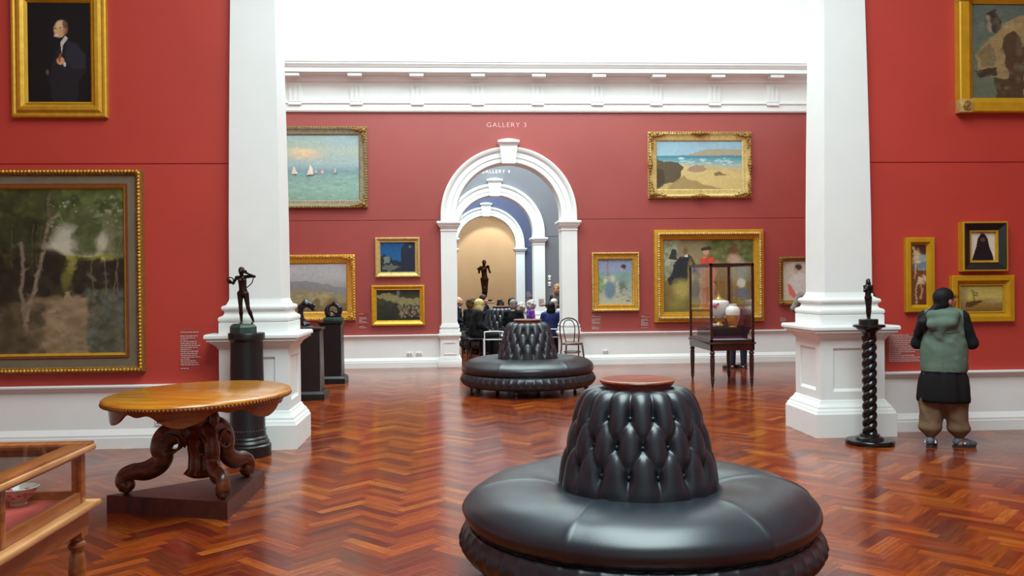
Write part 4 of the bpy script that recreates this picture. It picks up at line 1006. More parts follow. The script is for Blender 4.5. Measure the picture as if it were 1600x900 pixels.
# --- lettering
def letters(text, label, m, xc, zb, y, width):
    cu = bpy.data.curves.new('lettering', 'FONT'); cu.body = text; cu.size = 1; cu.align_x = 'CENTER'; cu.extrude = .01; cu.offset = -.012; cu.space_character = 1.18
    o = bpy.data.objects.new('tmp', cu); C.objects.link(o)
    dg = bpy.context.evaluated_depsgraph_get(); me = bpy.data.meshes.new_from_object(o.evaluated_get(dg)); bpy.data.objects.remove(o)
    xs = [q.co.x for q in me.vertices]; k = width / (max(xs) - min(xs))
    for q in me.vertices: q.co = (q.co.x * k, -.003 if q.co.z > 0 else 0.0, q.co.y * k * .92)
    t = thing('wall_lettering', label, 'lettering', (xc, y, zb))
    bm = bmesh.new(); bm.from_mesh(me); bm.verts.ensure_lookup_table(); bmesh.ops.remove_doubles(bm, verts=bm.verts, dist=1e-6)
    seen = set()
    for v0 in bm.verts:
        if v0 in seen: continue
        st_ = [v0]; seen.add(v0); comp = []
        while st_:
            q = st_.pop(); comp.append(q)
            for e in q.link_edges:
                r = e.other_vert(q)
                if r not in seen: seen.add(r); st_.append(r)
        ix = {q: i for i, q in enumerate(comp)}; fs_ = {f for q in comp for f in q.link_faces}
        link_mesh('letter', [tuple(q.co) for q in comp], [[ix[q] for q in f.verts] for f in fs_], m, t)
    bm.free()
letters('GALLERY 3', 'pale GALLERY 3 lettering on red wall above the arch', 'letter', .975, 4.60, YF - .012, .76)
letters('GALLERY 4', 'cream GALLERY 4 lettering on grey wall above inner arch', 'letter_w', 1.03, 4.50, Y3 - .012, .76)

# ==================================================================== FURNITURE
def catmull(pts, n):
    pts = [np.array(p, float) for p in pts]; out = []
    P_ = [2 * pts[0] - pts[1]] + pts + [2 * pts[-1] - pts[-2]]
    for i in range(1, len(P_) - 2):
        for k in range(n):
            t = k / n; a, b, c, d = P_[i - 1], P_[i], P_[i + 1], P_[i + 2]
            out.append(.5 * ((2 * b) + (-a + c) * t + (2 * a - 5 * b + 4 * c - d) * t * t + (-a + 3 * b - 3 * c + d) * t ** 3))
    out.append(pts[-1]); return out
def surf(prof, nth, fn):
    """surface of revolution with a displacement fn(theta, s in 0..1) along the profile normal"""
    P_ = np.array(prof); d = np.gradient(P_, axis=0); ln = np.hypot(d[:, 0], d[:, 1]) + 1e-9
    N = np.stack([d[:, 1] / ln, -d[:, 0] / ln], 1)
    s = np.concatenate([[0], np.cumsum(np.hypot(*np.diff(P_, axis=0).T))]); s /= s[-1]
    th = 2 * PI * np.arange(nth) / nth
    D = fn(th[None, :], s[:, None]) * np.ones((len(P_), nth))
    r = P_[:, 0:1] + N[:, 0:1] * D; z = P_[:, 1:2] + N[:, 1:2] * D
    V = np.stack([r * np.cos(th), r * np.sin(th), z], -1).reshape(-1, 3)
    i = np.arange(len(P_) * nth).reshape(len(P_), nth); j = np.roll(i, -1, 1)
    Q = np.stack([i[:-1], j[:-1], j[1:], i[1:]], -1).reshape(-1, 4)
    return V, Q
def make_settee(label, loc, rz):
    t = thing('round_settee', label, 'settee', loc, rz, 'round black leather settees')
    # seat cushion
    pr = catmull([(.38, .455), (.46, .488), (.58, .512), (.72, .510), (.85, .478), (.935, .425), (.965, .375), (.955, .325), (.925, .295), (.90, .285)], 6)
    def seat_fn(th, s):
        a = ((th + .1) * 6 / (2 * PI)) % 1.0; dd = np.minimum(a, 1 - a) * 2 * PI / 6
        g = -0.007 * np.exp(-(dd / .007) ** 2) - .004 * np.exp(-(dd / .05) ** 2)
        return g + .004 * np.sin(th * 11 + s * 9) * np.sin(s * 7) * .5
    V, Q = surf(pr, 360, seat_fn); np_mesh('seat_cushion', V, Q, 'leather', t)
    # tufted drum below
    pr = catmull([(.90, .295), (.945, .285), (.968, .245), (.972, .195), (.955, .145), (.915, .112), (.86, .105), (.6, .105)], 7)
    NB = 56
    def band_fn(th, s):
        u = th * NB / (2 * PI); v = (s - .22) / .2
        sv = np.clip(1 - np.abs(s - .27) / .36, 0, 1)
        pl = np.abs(np.sin(PI * u)) ** .6
        bt = np.exp(-((np.minimum(u % 1, 1 - u % 1)) ** 2 / .03 + ((s - .24) / .055) ** 2))
        return (-.008 * (1 - pl) * sv ** .7 - .014 * bt)
    V, Q = surf(pr, NB * 10, band_fn); dr = np_mesh('drum', V, Q, 'leather', t)
    mb = MB()
    for i in range(NB): a = 2 * PI * i / NB; mb.ell((.948 * math.cos(a), .948 * math.sin(a), .222), (.011, .011, .011), 6, 4)
    mb.build('buttons', 'leather_b', dr, smooth=3.14, fix=False)
    MB().tube([(.922 * math.cos(2 * PI * i / 90), .922 * math.sin(2 * PI * i / 90), .289) for i in range(90)], .009, 6, closed=True).build('piping', 'leather', t, smooth=3.14)
    # deep buttoned backrest
    pr = catmull([(.445, .44), (.437, .52), (.415, .62), (.388, .73), (.358, .84), (.325, .935), (.298, .985), (.262, 1.012), (.22, 1.018), (.16, 1.015)], 9)
    NU = 16; s1, ds = .235, .21      # three rows of buttons from below
    def back_fn(th, s):
        u = th * NU / (2 * PI); v = (s - s1) / ds
        vv = np.clip(v, 0, 2)
        a = u + vv / 2; b = u - vv / 2
        sa, sb = np.abs(np.sin(PI * a)), np.abs(np.sin(PI * b))
        h = (sa * sb) ** .42
        ai = np.abs(a - np.round(a)); bi = np.abs(b - np.round(b))
        bt = np.exp(-(ai ** 2 + bi ** 2) / .035) * np.exp(-((v - vv) / .35) ** 2)
        low = np.clip(-v / 1.1, 0, 1); up = np.clip((v - 2) / 1.2, 0, 1)
        fade = (1 - low) * (1 - up ** 1.5)
        return .030 * (h - .75) * (.25 + .75 * fade) - .026 * bt - .006 * low
    V, Q = surf(pr, NU * 18, back_fn); bk = np_mesh('backrest', V, Q, 'leather', t)
    mb = MB()
    P_ = np.array(pr); ss = np.concatenate([[0], np.cumsum(np.hypot(*np.diff(P_, axis=0).T))]); ss /= ss[-1]
    for row in range(3):
        sr = s1 + ds * row; r = np.interp(sr, ss, P_[:, 0]) - .04; z = np.interp(sr, ss, P_[:, 1]) - .012
        for i in range(NU):
            a = 2 * PI * (i + (.5 if row % 2 else 0)) / NU; mb.ell((r * math.cos(a), r * math.sin(a), z), (.014, .014, .014), 8, 5)
    mb.build('buttons', 'leather_b', bk, smooth=3.14, fix=False)
    # turned wooden top
    MB().lathe([(.0, 1.008), (.185, 1.008), (.188, 1.03), (.196, 1.033), (.199, 1.042), (.205, 1.046), (.207, 1.053), (.203, 1.060), (.19, 1.064), (.175, 1.062), (.0, 1.062)], 64).build('wooden_cap', 'cap_wood', t, smooth=.6)
    lg = MB().lathe([(.0, 0), (.018, 0), (.024, .006), (.024, .014), (.015, .02), (.012, .03), (.02, .045), (.032, .06), (.036, .075), (.028, .092), (.022, .1), (.034, .112), (.034, .125)], 14)
    first = None
    for i in range(8):
        a = 2 * PI * (i + .5) / 8 + .0
        if first is None: first = lg.build('leg', 'dark_wood', t, smooth=.7); o = first
        else: o = first.copy(); C.objects.link(o); o.parent = t
        o.location = (.86 * math.cos(a), .86 * math.sin(a), 0)
    return t
s_front = make_settee('nearest round black leather settee with buttoned cone back and wooden cap', (.985, 4.83, 0), math.radians(4))
s_mid = copy_tree(s_front); s_mid.location = (1.02, 12.95, 0); s_mid.rotation_euler.z = .12; s_mid['label'] = 'round black leather settee in middle room before the arch'
s_far = copy_tree(s_front); s_far.location = (1.0, 20.55, 0); s_far.rotation_euler.z = .3; s_far['label'] = 'far round black leather settee among the seated audience'

# ---- oval carved table on its triangular plinth
TC = np.array([-1.86, 6.5])
pl = thing('display_plinth', 'low dark wooden triangular plinth under the carved table', 'plinth', (-1.87, 6.58, 0))
tri = [(-2.50, 6.42), (-1.585, 6.13), (-1.56, 7.18)]
MB().prism([(x + 1.87, y - 6.58) for x, y in tri], 0, .118).build('plinth_body', 'plinth_wood', pl)
MB().prism([((x + 1.87) * .992, (y - 6.58) * .992) for x, y in tri], .118, .124).build('plinth_top', 'plinth_wood', pl)
PT = .124
tb = thing('oval_table', 'carved oval pedestal table with golden polished top on three scroll feet', 'table', (TC[0], TC[1], PT), -math.radians(14))
A_, B_ = .605, .765; ZT = .715        # semi axes, height of the top over the plinth
def ov(prof, n=96, wav=None):
    v = []; f = []
    for i_, (ins, z) in enumerate(prof):
        for k in range(n):
            a = 2 * PI * k / n; v.append(((A_ - ins) * math.cos(a), (B_ - ins) * math.sin(a), z if wav is None else wav(i_, a, z)))
    for j in range(len(prof) - 1):
        for k in range(n): q = j * n + k; w_ = j * n + (k + 1) % n; f.append((q, w_, w_ + n, q + n))
    return v, f
v, f = ov([(.05, ZT - .045), (.02, ZT - .045), (.012, ZT - .04), (.004, ZT - .03), (.0, ZT - .022), (.003, ZT - .012), (.012, ZT - .006), (.022, ZT - .003), (.03, ZT)])
f.append(tuple(range(8 * 96, 9 * 96)))
top = MB().add(v, f).build('table_top', 'top_wood', tb, smooth=.7)
mb = MB()
for k in range(150):      # gadrooned edge
    a = 2 * PI * k / 150; mb.ell(((A_ - .006) * math.cos(a), (B_ - .006) * math.sin(a), ZT - .036), (.011, .011, .012), 6, 4)
mb.build('gadroon_edge', 'apron_wood', top, smooth=3.14, fix=False)
def apz(i_, a, z):
    w_ = .5 + .5 * math.cos(a * 6 + .6); w2 = w_ ** 1.4; k = abs(math.cos(a * 6 + .6)) 
    return ZT - .075 - .085 * w2 - .012 * math.sin(a * 18) * (1 - w2) if i_ in (1, 2) else z
v, f = ov([(.05, ZT - .04), (.058, 0), (.078, 0), (.075, ZT - .04)], 192, apz)
MB().add(v, f).build('apron', 'apron_wood', tb, smooth=.7)
# pedestal : fluted baluster column
def flute(r, z, t): return r * (1 + (.05 * math.cos(10 * t) if .12 < z < .36 else 0))
MB().lathe([(.0, .10), (.07, .10), (.10, .115), (.12, .13), (.105, .15), (.09, .17), (.085, .25), (.095, .34), (.115, .38), (.08, .415), (.075, .43), (.10, .455), (.125, .49), (.13, .53), (.115, .565), (.085, .585), (.09, .61), (.16, .64), (.2, .655), (.2, .68), (.0, .68)], 60, fn=flute).build('pedestal', 'carve_wood', tb, smooth=.8)
# three scrolled legs
ft = [(-2.39, 6.47), (-1.635, 6.215), (-1.64, 6.95)]
inv = Matrix.Rotation(math.radians(14), 3, 'Z')
for fx, fy in ft:
    dv = inv @ Vector((fx - TC[0], fy - TC[1], 0)); L = dv.length; u = np.array([dv.x, dv.y, 0]) / L; sd = np.array([-u[1], u[0], 0])
    path = catmull([(.07, .40), (.15, .43), (.24, .395), (.275, .32), (.265, .255), (.30, .195), (.38, .155), (.47, .15), (.53, .125), (.545, .075), (.51, .045), (.485, .065), (.50, .09)], 6)
    k = L / .525
    hts = np.interp(np.linspace(0, 1, len(path)), [0, .12, .3, .5, .62, .75, .85, 1], [.10, .085, .075, .07, .055, .045, .04, .022])
    wds = np.interp(np.linspace(0, 1, len(path)), [0, .3, .6, .8, 1], [.05, .055, .045, .05, .04])
    v = []; f = []; n = 10
    for i, (r, z) in enumerate(path):
        q0 = path[max(0, i - 1)]; q1 = path[min(len(path) - 1, i + 1)]; d_ = np.array(q1) - np.array(q0); d_ /= np.linalg.norm(d_) + 1e-9; nm = np.array([-d_[1], d_[0]])
        for j in range(n):
            a = 2 * PI * j / n; rr = r + nm[0] * math.cos(a) * hts[i]; zz = z + nm[1] * math.cos(a) * hts[i]
            v.append(u * rr * k + sd * math.sin(a) * wds[i] + np.array([0, 0, max(.0, zz)]))
    for i in range(len(path) - 1):
        for j in range(n): q = i * n + j; w_ = i * n + (j + 1) % n; f.append((q, w_, w_ + n, q + n))
    f += [tuple(range(n)), tuple(range((len(path) - 1) * n, len(path) * n))]
    lg = MB().add(v, f).build('leg', 'carve_wood', tb, smooth=.9)
    c_ = u * .515 * k
    mb = MB(); mb.ell((c_[0], c_[1], .035), (.045, .045, .035), 10, 8)
    for s in (-1, 0, 1): q = u * .545 * k + sd * .028 * s; mb.ell((q[0], q[1], .06), (.02, .02, .045), 8, 6)
    mb.build('scroll_foot', 'carve_wood', lg, smooth=3.14, fix=False)
    mb = MB()
    for s in (-1, 1):
        q = [u * (.2 * k + .065 * math.cos(a)) + sd * s * .056 + np.array([0, 0, .35 + .065 * math.sin(a)]) for a in np.linspace(.4, 5.4, 14)]; mb.tube(q, .010, 6)
    mb.build('scroll_carving', 'carve_wood', lg, smooth=3.14, fix=False)
for i in range(3):
    a = 2 * PI * (i + .5) / 3 + .6; MB().tube([(r * math.cos(a), r * math.sin(a), z) for r, z in ((.125, .60), (.15, .56), (.15, .5), (.12, .45), (.115, .38))], [.02, .03, .035, .025, .012], 8).build('acanthus_bracket', 'carve_wood', tb, smooth=3.14)

# ---- glass topped table case in the near left corner
cx1, cy1 = -1.545, 3.847          # right and back edges of its top
cs = thing('display_case', 'honey wood table display case with glass top and red velvet, near left corner', 'display case', (cx1 - .55, cy1 - .8, 0))
def cbx(name, m, par, x0, x1, y0, y1, z0, z1, ch=0.0):
    ox, oy = cx1 - .55, cy1 - .8; return B(name, m, par, x0 - ox, x1 - ox, y0 - oy, y1 - oy, z0, z1, ch=ch)
CX0, CY0 = cx1 - 1.1, cy1 - 1.6
for b in ((CX0, cx1, cy1 - .075, cy1), (CX0, cx1, CY0, CY0 + .075), (CX0, CX0 + .075, CY0 + .075, cy1 - .075), (cx1 - .075, cx1, CY0 + .075, cy1 - .075)):
    cbx('top_rail', 'case_wood', cs, *b, .928, .95, ch=.004)
for b in ((CX0, cx1, cy1 - .012, cy1 + .008), (cx1 - .012, cx1 + .008, CY0, cy1)):
    cbx('top_moulding', 'case_edge', cs, *b, .915, .938, ch=.005)
gx = .03
for b in ((CX0 + gx, cx1 - gx, cy1 - .05, cy1 - gx), (CX0 + gx, cx1 - gx, CY0 + gx, CY0 + .05), (cx1 - .05, cx1 - gx, CY0 + .05, cy1 - .05), (CX0 + gx, CX0 + .05, CY0 + .05, cy1 - .05)):
    cbx('upper_rail', 'case_wood', cs, *b, .895, .928)
    cbx('lower_rail', 'case_wood', cs, *b, .70, .745)
for x in (CX0 + gx - .003, cx1 - gx - .039):
    for y in (CY0 + gx - .003, cy1 - gx - .039): cbx('corner_post', 'case_wood', cs, x, x + .042, y, y + .042, .69, .93, ch=.003)
cbx('mid_post', 'case_wood', cs, cx1 - gx - .03, cx1 - gx + .003, cy1 - .72, cy1 - .685, .70, .928, ch=.003)
for b in ((CX0 - .005, cx1 + .02, cy1 - .03, cy1 + .02), (cx1 - .03, cx1 + .02, CY0, cy1 - .03), (CX0 - .005, CX0 + .03, CY0, cy1 - .03), (CX0 - .005, cx1 + .02, CY0 - .01, CY0 + .03)):
    cbx('waist_moulding', 'case_edge', cs, *b, .675, .70, ch=.006)
for b in ((CX0 + .02, cx1 - .02, cy1 - .045, cy1 - .02), (cx1 - .045, cx1 - .02, CY0 + .02, cy1 - .045), (CX0 + .02, CX0 + .045, CY0 + .02, cy1 - .045), (CX0 + .02, cx1 - .02, CY0 + .02, CY0 + .045)):
    cbx('apron', 'case_wood', cs, *b, .585, .68)
cbx('bottom_board', 'case_wood', cs, CX0 + .03, cx1 - .03, CY0 + .03, cy1 - .03, .66, .70)
cbx('velvet_lining', 'velvet', cs, CX0 + .05, cx1 - .05, CY0 + .05, cy1 - .05, .70, .712)
cbx('glass_top', 'glass', cs, CX0 + .07, cx1 - .07, CY0 + .07, cy1 - .07, .938, .944)
cbx('glass_side', 'glass', cs, cx1 - .042, cx1 - .038, CY0 + .07, cy1 - .07, .745, .895); cbx('glass_side', 'glass', cs, CX0 + .07, cx1 - .07, cy1 - .042, cy1 - .038, .745, .895)
lg = [(.0, 0), (.016, 0), (.02, .02), (.026, .05), (.018, .08), (.022, .1), (.030, .25), (.034, .42), (.030, .48), (.024, .50), (.036, .515), (.036, .53), (.026, .54), (.03, .555), (.034, .56)]
for x in (CX0 + .055, cx1 - .055):
    for y in (CY0 + .055, cy1 - .055):
        o = MB().lathe(lg, 18).build('leg', 'case_wood', cs, smooth=.8); o.location = (x - cx1 + .55, y - cy1 + .8, 0)
        B('leg_block', 'case_wood', o, -.034, .034, -.034, .034, .56, .68)
bo = thing('painted_bowl', 'small painted china bowl with red flowers on the red velvet', 'bowl', (-1.80, 3.72, .7125))
MB().lathe([(.0, 0), (.032, 0), (.034, .008), (.03, .012), (.045, .03), (.062, .052), (.076, .072), (.079, .075), (.076, .076), (.06, .056), (.04, .03), (.0, .02)], 40).build('bowl_body', mat('celadon_glaze', (176, 186, 172), .25, var=.12, vscale=30), bo, smooth=.9)
mb = MB(); rr = random.Random(4)
for i in range(46):
    a = rr.uniform(0, 2 * PI); q = .058 * rr.random() ** .5; mb.ell((q * math.cos(a), q * math.sin(a), np.interp(q, [0, .04, .06], [.023, .033, .059])), (.013, .013, .006), 6, 4)
mb.build('painted_flowers', mat('red_enamel', (176, 40, 70), .4, var=.5, vscale=60), bo, smooth=3.14, fix=False)

# ---- tall glass case with vases
gc = thing('glass_case', 'tall mahogany framed glass case on turned legs holding porcelain vases', 'display case', (4.11, 13.62, 0))
hx, hy = .335, .60
B('table_top', 'dark_wood', gc, -hx - .02, hx + .02, -hy - .02, hy + .02, .645, .672, ch=.006)
for b in ((-hx, hx, -hy, -hy + .025), (-hx, hx, hy - .025, hy), (-hx, -hx + .025, -hy, hy), (hx - .025, hx, -hy, hy)): B('apron', 'dark_wood', gc, *b, .55, .65)
lp = [(.0, 0), (.014, 0), (.016, .03), (.022, .05), (.03, .07), (.022, .09), (.03, .105), (.034, .12), (.026, .135), (.028, .16), (.034, .3), (.036, .42), (.03, .44), (.036, .455), (.036, .47), (.024, .48), (.038, .5), (.038, .52), (.026, .535), (.036, .555)]
for sx_ in (-1, 1):
    for sy_ in (-1, 1):
        o = MB().lathe(lp, 16).build('leg', 'dark_wood', gc, smooth=.8); o.location = (sx_ * (hx - .035), sy_ * (hy - .035), 0)
        B('corner_post', 'dark_wood', gc, *sorted((sx_ * hx, sx_ * (hx - .035))), *sorted((sy_ * hy, sy_ * (hy - .035))), .672, 1.86)
for b in ((-hx, hx, -hy, -hy + .035), (-hx, hx, hy - .035, hy), (-hx, -hx + .035, -hy + .035, hy - .035), (hx - .035, hx, -hy + .035, hy - .035)):
    B('bottom_rail', 'dark_wood', gc, *b, .672, .71); B('top_rail', 'dark_wood', gc, *b, 1.82, 1.86)
B('display_floor', mat('grey_display_cloth', (118, 124, 134), .8, var=.05), gc, -hx + .035, hx - .035, -hy + .035, hy - .035, .672, .70)
B('glass_pane', 'glass', gc, -hx + .035, hx - .035, -hy + .012, -hy + .016, .71, 1.82); B('glass_pane', 'glass', gc, -hx + .035, hx - .035, hy - .016, hy - .012, .71, 1.82)
B('glass_pane', 'glass', gc, -hx + .012, -hx + .016, -hy + .035, hy - .035, .71, 1.82); B('glass_pane', 'glass', gc, hx - .016, hx - .012, -hy + .035, hy - .035, .71, 1.82)
B('glass_pane', 'glass', gc, -hx + .03, hx - .03, -hy + .03, hy - .03, 1.845, 1.85)
st = thing('display_stand', 'low black stand carrying the vases inside the tall glass case', 'stand', (4.13, 13.85, .70)); B('stand_body', 'black2', st, -.27, .27, -.36, .22, 0, .17, ch=.01); B('stand_skirt', 'maroon', st, -.275, .275, -.365, .225, 0, .04)
SZ = .872
va = thing('porcelain_urn', 'tall white porcelain urn with gilt neck and pink flowers in glass case', 'vase', (4.16, 13.86, SZ))
MB().lathe([(.0, 0), (.075, 0), (.078, .015), (.06, .03), (.04, .06), (.036, .09), (.05, .11), (.05, .12), (.0, .12)], 32).build('foot', 'vase_gold', va, smooth=.8)
MB().lathe([(.045, .115), (.07, .135), (.11, .19), (.14, .26), (.157, .33), (.158, .38), (.145, .405), (.12, .415), (.075, .425)], 40).build('body', 'porcelain', va, smooth=.9)
MB().lathe([(.08, .42), (.085, .43), (.055, .445), (.04, .47), (.036, .53), (.045, .60), (.065, .67), (.085, .715), (.09, .725), (.08, .725), (.06, .68), (.0, .66)], 32).build('neck', 'vase_gold', va, smooth=.8)
for s in (-1, 1):
    MB().tube(catmull([(s * .04, 0, .66), (s * .085, 0, .66), (s * .075, 0, .58), (s * .09, 0, .5), (s * .075, 0, .43)], 5), .008, 6).build('handle', 'vase_gold', va, smooth=3.14)
mb = MB(); rr = random.Random(9)
for i in range(22): a = rr.gauss(-2.3, .35); z = rr.gauss(.34, .025); q = rr.uniform(.012, .026); mb.ell((.152 * math.cos(a), .152 * math.sin(a), z), (q, q, q * .7), 6, 4)
mb.build('painted_flowers', 'porc_pink', va, smooth=3.14, fix=False)
vb = thing('amber_vase', 'shorter rounded vase, white shoulder over amber body, beside the urn', 'vase', (4.30, 13.60, SZ))
MB().lathe([(.0, 0), (.06, 0), (.062, .012), (.055, .02), (.075, .06), (.095, .13), (.108, .19)], 36).build('lower_body', 'amber', vb, smooth=.9)
MB().lathe([(.108, .19), (.115, .235), (.11, .28), (.085, .315), (.06, .33), (.058, .345), (.066, .36), (.06, .362), (.05, .345), (.0, .33)], 36).build('shoulder', 'porcelain', vb, smooth=.9)
for i, (x, c_) in enumerate(((3.93, 'porcelain'),)):
    d_ = thing('porcelain_dish', 'small white and pink dish on stand left of urn foot', 'dish', (4.0, 13.62, SZ)); MB().lathe([(.0, 0), (.03, 0), (.055, .02), (.06, .045), (.05, .05), (.0, .03)], 20).build('dish_body', 'porcelain', d_, smooth=.8); mb = MB()
    for k in range(5): mb.ell((.02 * math.cos(k * 1.25), .02 * math.sin(k * 1.25), .055), (.014, .014, .012), 6, 4)
    mb.build('contents', 'porc_pink', d_, smooth=3.14, fix=False)

# ---- bentwood chair against the right pilaster
bc = thing('bentwood_chair', 'dark bentwood chair with double hoop back right of the arch', 'chair', (2.13, 16.42, 0), PI + .12)
MB().lathe([(.0, .435), (.19, .435), (.205, .445), (.205, .46), (.19, .468)], 40).build('seat_ring', 'bentwood', bc, smooth=.8); MB().lathe([(.0, .462), (.17, .462), (.17, .470), (.0, .470)], 40).build('seat', 'cane', bc, smooth=.8)
for s in (-1, 1):
    MB().tube(catmull([(s * .15, .15, .45), (s * .165, .17, .3), (s * .185, .2, 0)], 4), [.016] * 8 + [.012], 8).build('leg', 'bentwood', bc, smooth=3.14)
rear = catmull([(-.19, -.27, 0), (-.175, -.20, .25), (-.165, -.165, .46), (-.185, -.2, .68), (-.15, -.25, .86), (0, -.27, .92), (.15, -.25, .86), (.185, -.2, .68), (.165, -.165, .46), (.175, -.2, .25), (.19, -.27, 0)], 6)
MB().tube(rear, .014, 8).build('back_hoop', 'bentwood', bc, smooth=3.14)
MB().tube(catmull([(-.075, -.17, .46), (-.10, -.2, .62), (-.11, -.235, .76), (-.07, -.255, .86), (0, -.26, .885), (.07, -.255, .86), (.11, -.235, .76), (.10, -.2, .62), (.075, -.17, .46)], 6), .010, 8).build('inner_hoop', 'bentwood', bc, smooth=3.14)
MB().tube([(.155 * math.cos(a), .155 * math.sin(a), .30) for a in np.linspace(0, 2 * PI, 36)[:-1]], .009, 6, closed=True).build('leg_ring', 'bentwood', bc, smooth=3.14)

# ---- black round column pedestal with the archer bronze
pc = thing('column_pedestal', 'black tapering column pedestal with stepped round base, left', 'pedestal', (-1.99, 8.46, 0))
MB().lathe([(.0, 0), (.215, 0), (.215, .10), (.208, .108), (.198, .115), (.2, .13), (.192, .145), (.182, .155), (.184, .168), (.178, .18), (.168, .188), (.0, .188)], 56).build('base', 'black', pc, smooth=.6)
MB().lathe([(.168, .188), (.168, .21), (.163, .22), (.147, 1.05), (.146, 1.08)], 56).build('shaft', 'black', pc, smooth=.6)
mb = MB()
for k in range(36): a = 2 * PI * k / 36; mb.ell((.166 * math.cos(a), .166 * math.sin(a), .245), (.006, .006, .006), 5, 4)
mb.build('bead_row', 'edge_grey', pc, smooth=3.14, fix=False)
MB().lathe([(.146, 1.07), (.155, 1.085), (.168, 1.10), (.168, 1.15), (.165, 1.155), (.0, 1.155)], 56).build('capital', 'black', pc, smooth=.6)

def figure(prims, scale=1.0): return [tuple([p[0]] + [tuple(np.array(q) * scale) if i in (0, 1) and hasattr(q, '__len__') and p[0] == 'c' else (tuple(np.array(q) * scale) if hasattr(q, '__len__') and i < 2 else (q * scale if i in (2, 3) and p[0] == 'c' else q)) for i, q in enumerate(p[1:])]) for p in prims]
def hand_p(w, d, n, s=1, k=1.0, curl=.6):
    """palm, four unequal bent fingers and a thumb"""
    w = np.array(w, float); d = np.array(d, float); d /= np.linalg.norm(d); n = np.array(n, float); n -= d * (n @ d); n /= np.linalg.norm(n) + 1e-9
    l = np.cross(d, n) * s; out = []
    for o in (-.022, 0, .022): out.append(('c', w + l * o * .6 * k, w + (d * .08 + l * o) * k, .017 * k, .015 * k))
    for i, ln in enumerate((.062, .074, .068, .05)):
        b = w + (d * .085 + l * (i - 1.5) * .021) * k; d1 = d * math.cos(curl * .5) + n * math.sin(curl * .5); m_ = b + d1 * ln * .55 * k
        d2 = d * math.cos(curl * 1.4) + n * math.sin(curl * 1.4); e = m_ + d2 * ln * .5 * k
        out += [('c', b, m_, .0098 * k, .009 * k), ('c', m_, e, .009 * k, .0075 * k)]
    b = w + (d * .025 - l * .026) * k; m_ = b + (d * .03 - l * .03 + n * .012) * k
    out += [('c', b, m_, .0125 * k, .011 * k), ('c', m_, m_ + (d * .032 - l * .006 + n * .012) * k, .0105 * k, .0085 * k)]
    return out
def nude(J, slim=1.0, k=1.0):
    """standing figure from joints; J maps joint name -> point (life size, facing -Y)"""
    g = lambda n: np.array(J[n], float); f = np.array([0, -1, 0.])
    P = [('c', g('pelvis') + (0, 0, -.02), g('waist'), .135 * slim, .105 * slim, (0, 1, 0), .78), ('c', g('waist'), g('chest'), .105 * slim, .125 * slim, (0, 1, 0), .78),
         ('c', g('shl'), g('shr'), .052, .052), ('c', g('chest'), g('neck'), .10 * slim, .05), ('c', g('neck'), g('head'), .045, .048), ('e', g('head'), (.078, .095, .112)), ('e', g('head') + (0, -.035, -.06), (.05, .055, .055)),
         ('e', g('head') + (0, -.10, -.02), (.014, .02, .025)), ('e', g('head') + (0, .04, .045), (.088, .095, .085)), ('e', g('head') + (0, .10, .03), (.05, .05, .045))]
    for s in (-1, 1): P.append(('e', g('chest') + (s * .065, -.085, .02), (.05, .045, .05))); P.append(('e', g('pelvis') + (s * .06, .07, -.04), (.075, .07, .08)))
    for s in 'lr':
        P += [('c', g('sh' + s), g('el' + s), .044, .036), ('c', g('el' + s), g('wr' + s), .036, .026)]
        P += hand_p(g('wr' + s), g('wr' + s) - g('el' + s) + .0, (0, -1, .2), 1 if s == 'r' else -1)
        P += [('c', g('hip' + s), g('kn' + s), .088 * slim, .054), ('c', g('kn' + s), (g('kn' + s) * .62 + g('an' + s) * .38) + (0, .012, 0), .052, .056), ('c', g('kn' + s) * .62 + g('an' + s) * .38 + (0, .012, 0), g('an' + s), .056, .034), ('c', g('an' + s) + (0, .02, -.04), g('an' + s) + (J.get('ft' + s, 0), -.14, -.055), .034, .026)]
    return P
J1 = dict(pelvis=(.02, 0, .92), waist=(0, 0, 1.08), chest=(-.01, 0, 1.27), neck=(-.02, -.01, 1.43), head=(-.03, -.03, 1.56), shl=(.165, 0, 1.40), shr=(-.17, 0, 1.37),
          ell=(.34, .02, 1.40), wrl=(.15, -.12, 1.50), elr=(-.28, .02, 1.20), wrr=(-.32, -.1, 1.25), hipl=(.09, 0, .88), hipr=(-.08, 0, .90), knl=(.16, -.05, .47), anl=(.28, .06, .09), knr=(-.06, -.03, .48), anr=(-.05, 0, .08))
def statue(name, label, J, loc, rz, height, m, slim=1.0, extra=(), res=.014, k=.03):
    t = thing(name, label, 'statue', loc, rz); sc = height / 1.68
    P = nude(J, slim) + list(extra); V, Q = sdf_mesh(P, res, k); np_mesh('figure', V * sc, Q, m, t); return t, sc
st1, sc = statue('bronze_statue', 'dark bronze nude woman with raised bow arm on black column', J1, (-2.02, 8.46, 1.155), 0, .535, 'bronze')
for c_ in st1.children: c_.location.z = .085
MB().lathe([(.0, 0), (.125, 0), (.125, .055), (.115, .07), (.105, .078), (.09, .088), (.0, .088)], 8).build('base', 'verdigris', st1, smooth=.4)
MB().tube(catmull([(.10, .0, .535), (.098, -.01, .50), (.085, -.02, .465), (.055, -.03, .435), (.03, -.035, .42)], 4), .005, 6).build('bow', 'bronze', st1, smooth=3.14)
MB().tube([(-.103 + .028 * math.cos(a), -.04, .495 + .028 * math.sin(a)) for a in np.linspace(0, 2 * PI, 20)[:-1]], .006, 6, closed=True).build('ring', 'bronze', st1, smooth=3.14)

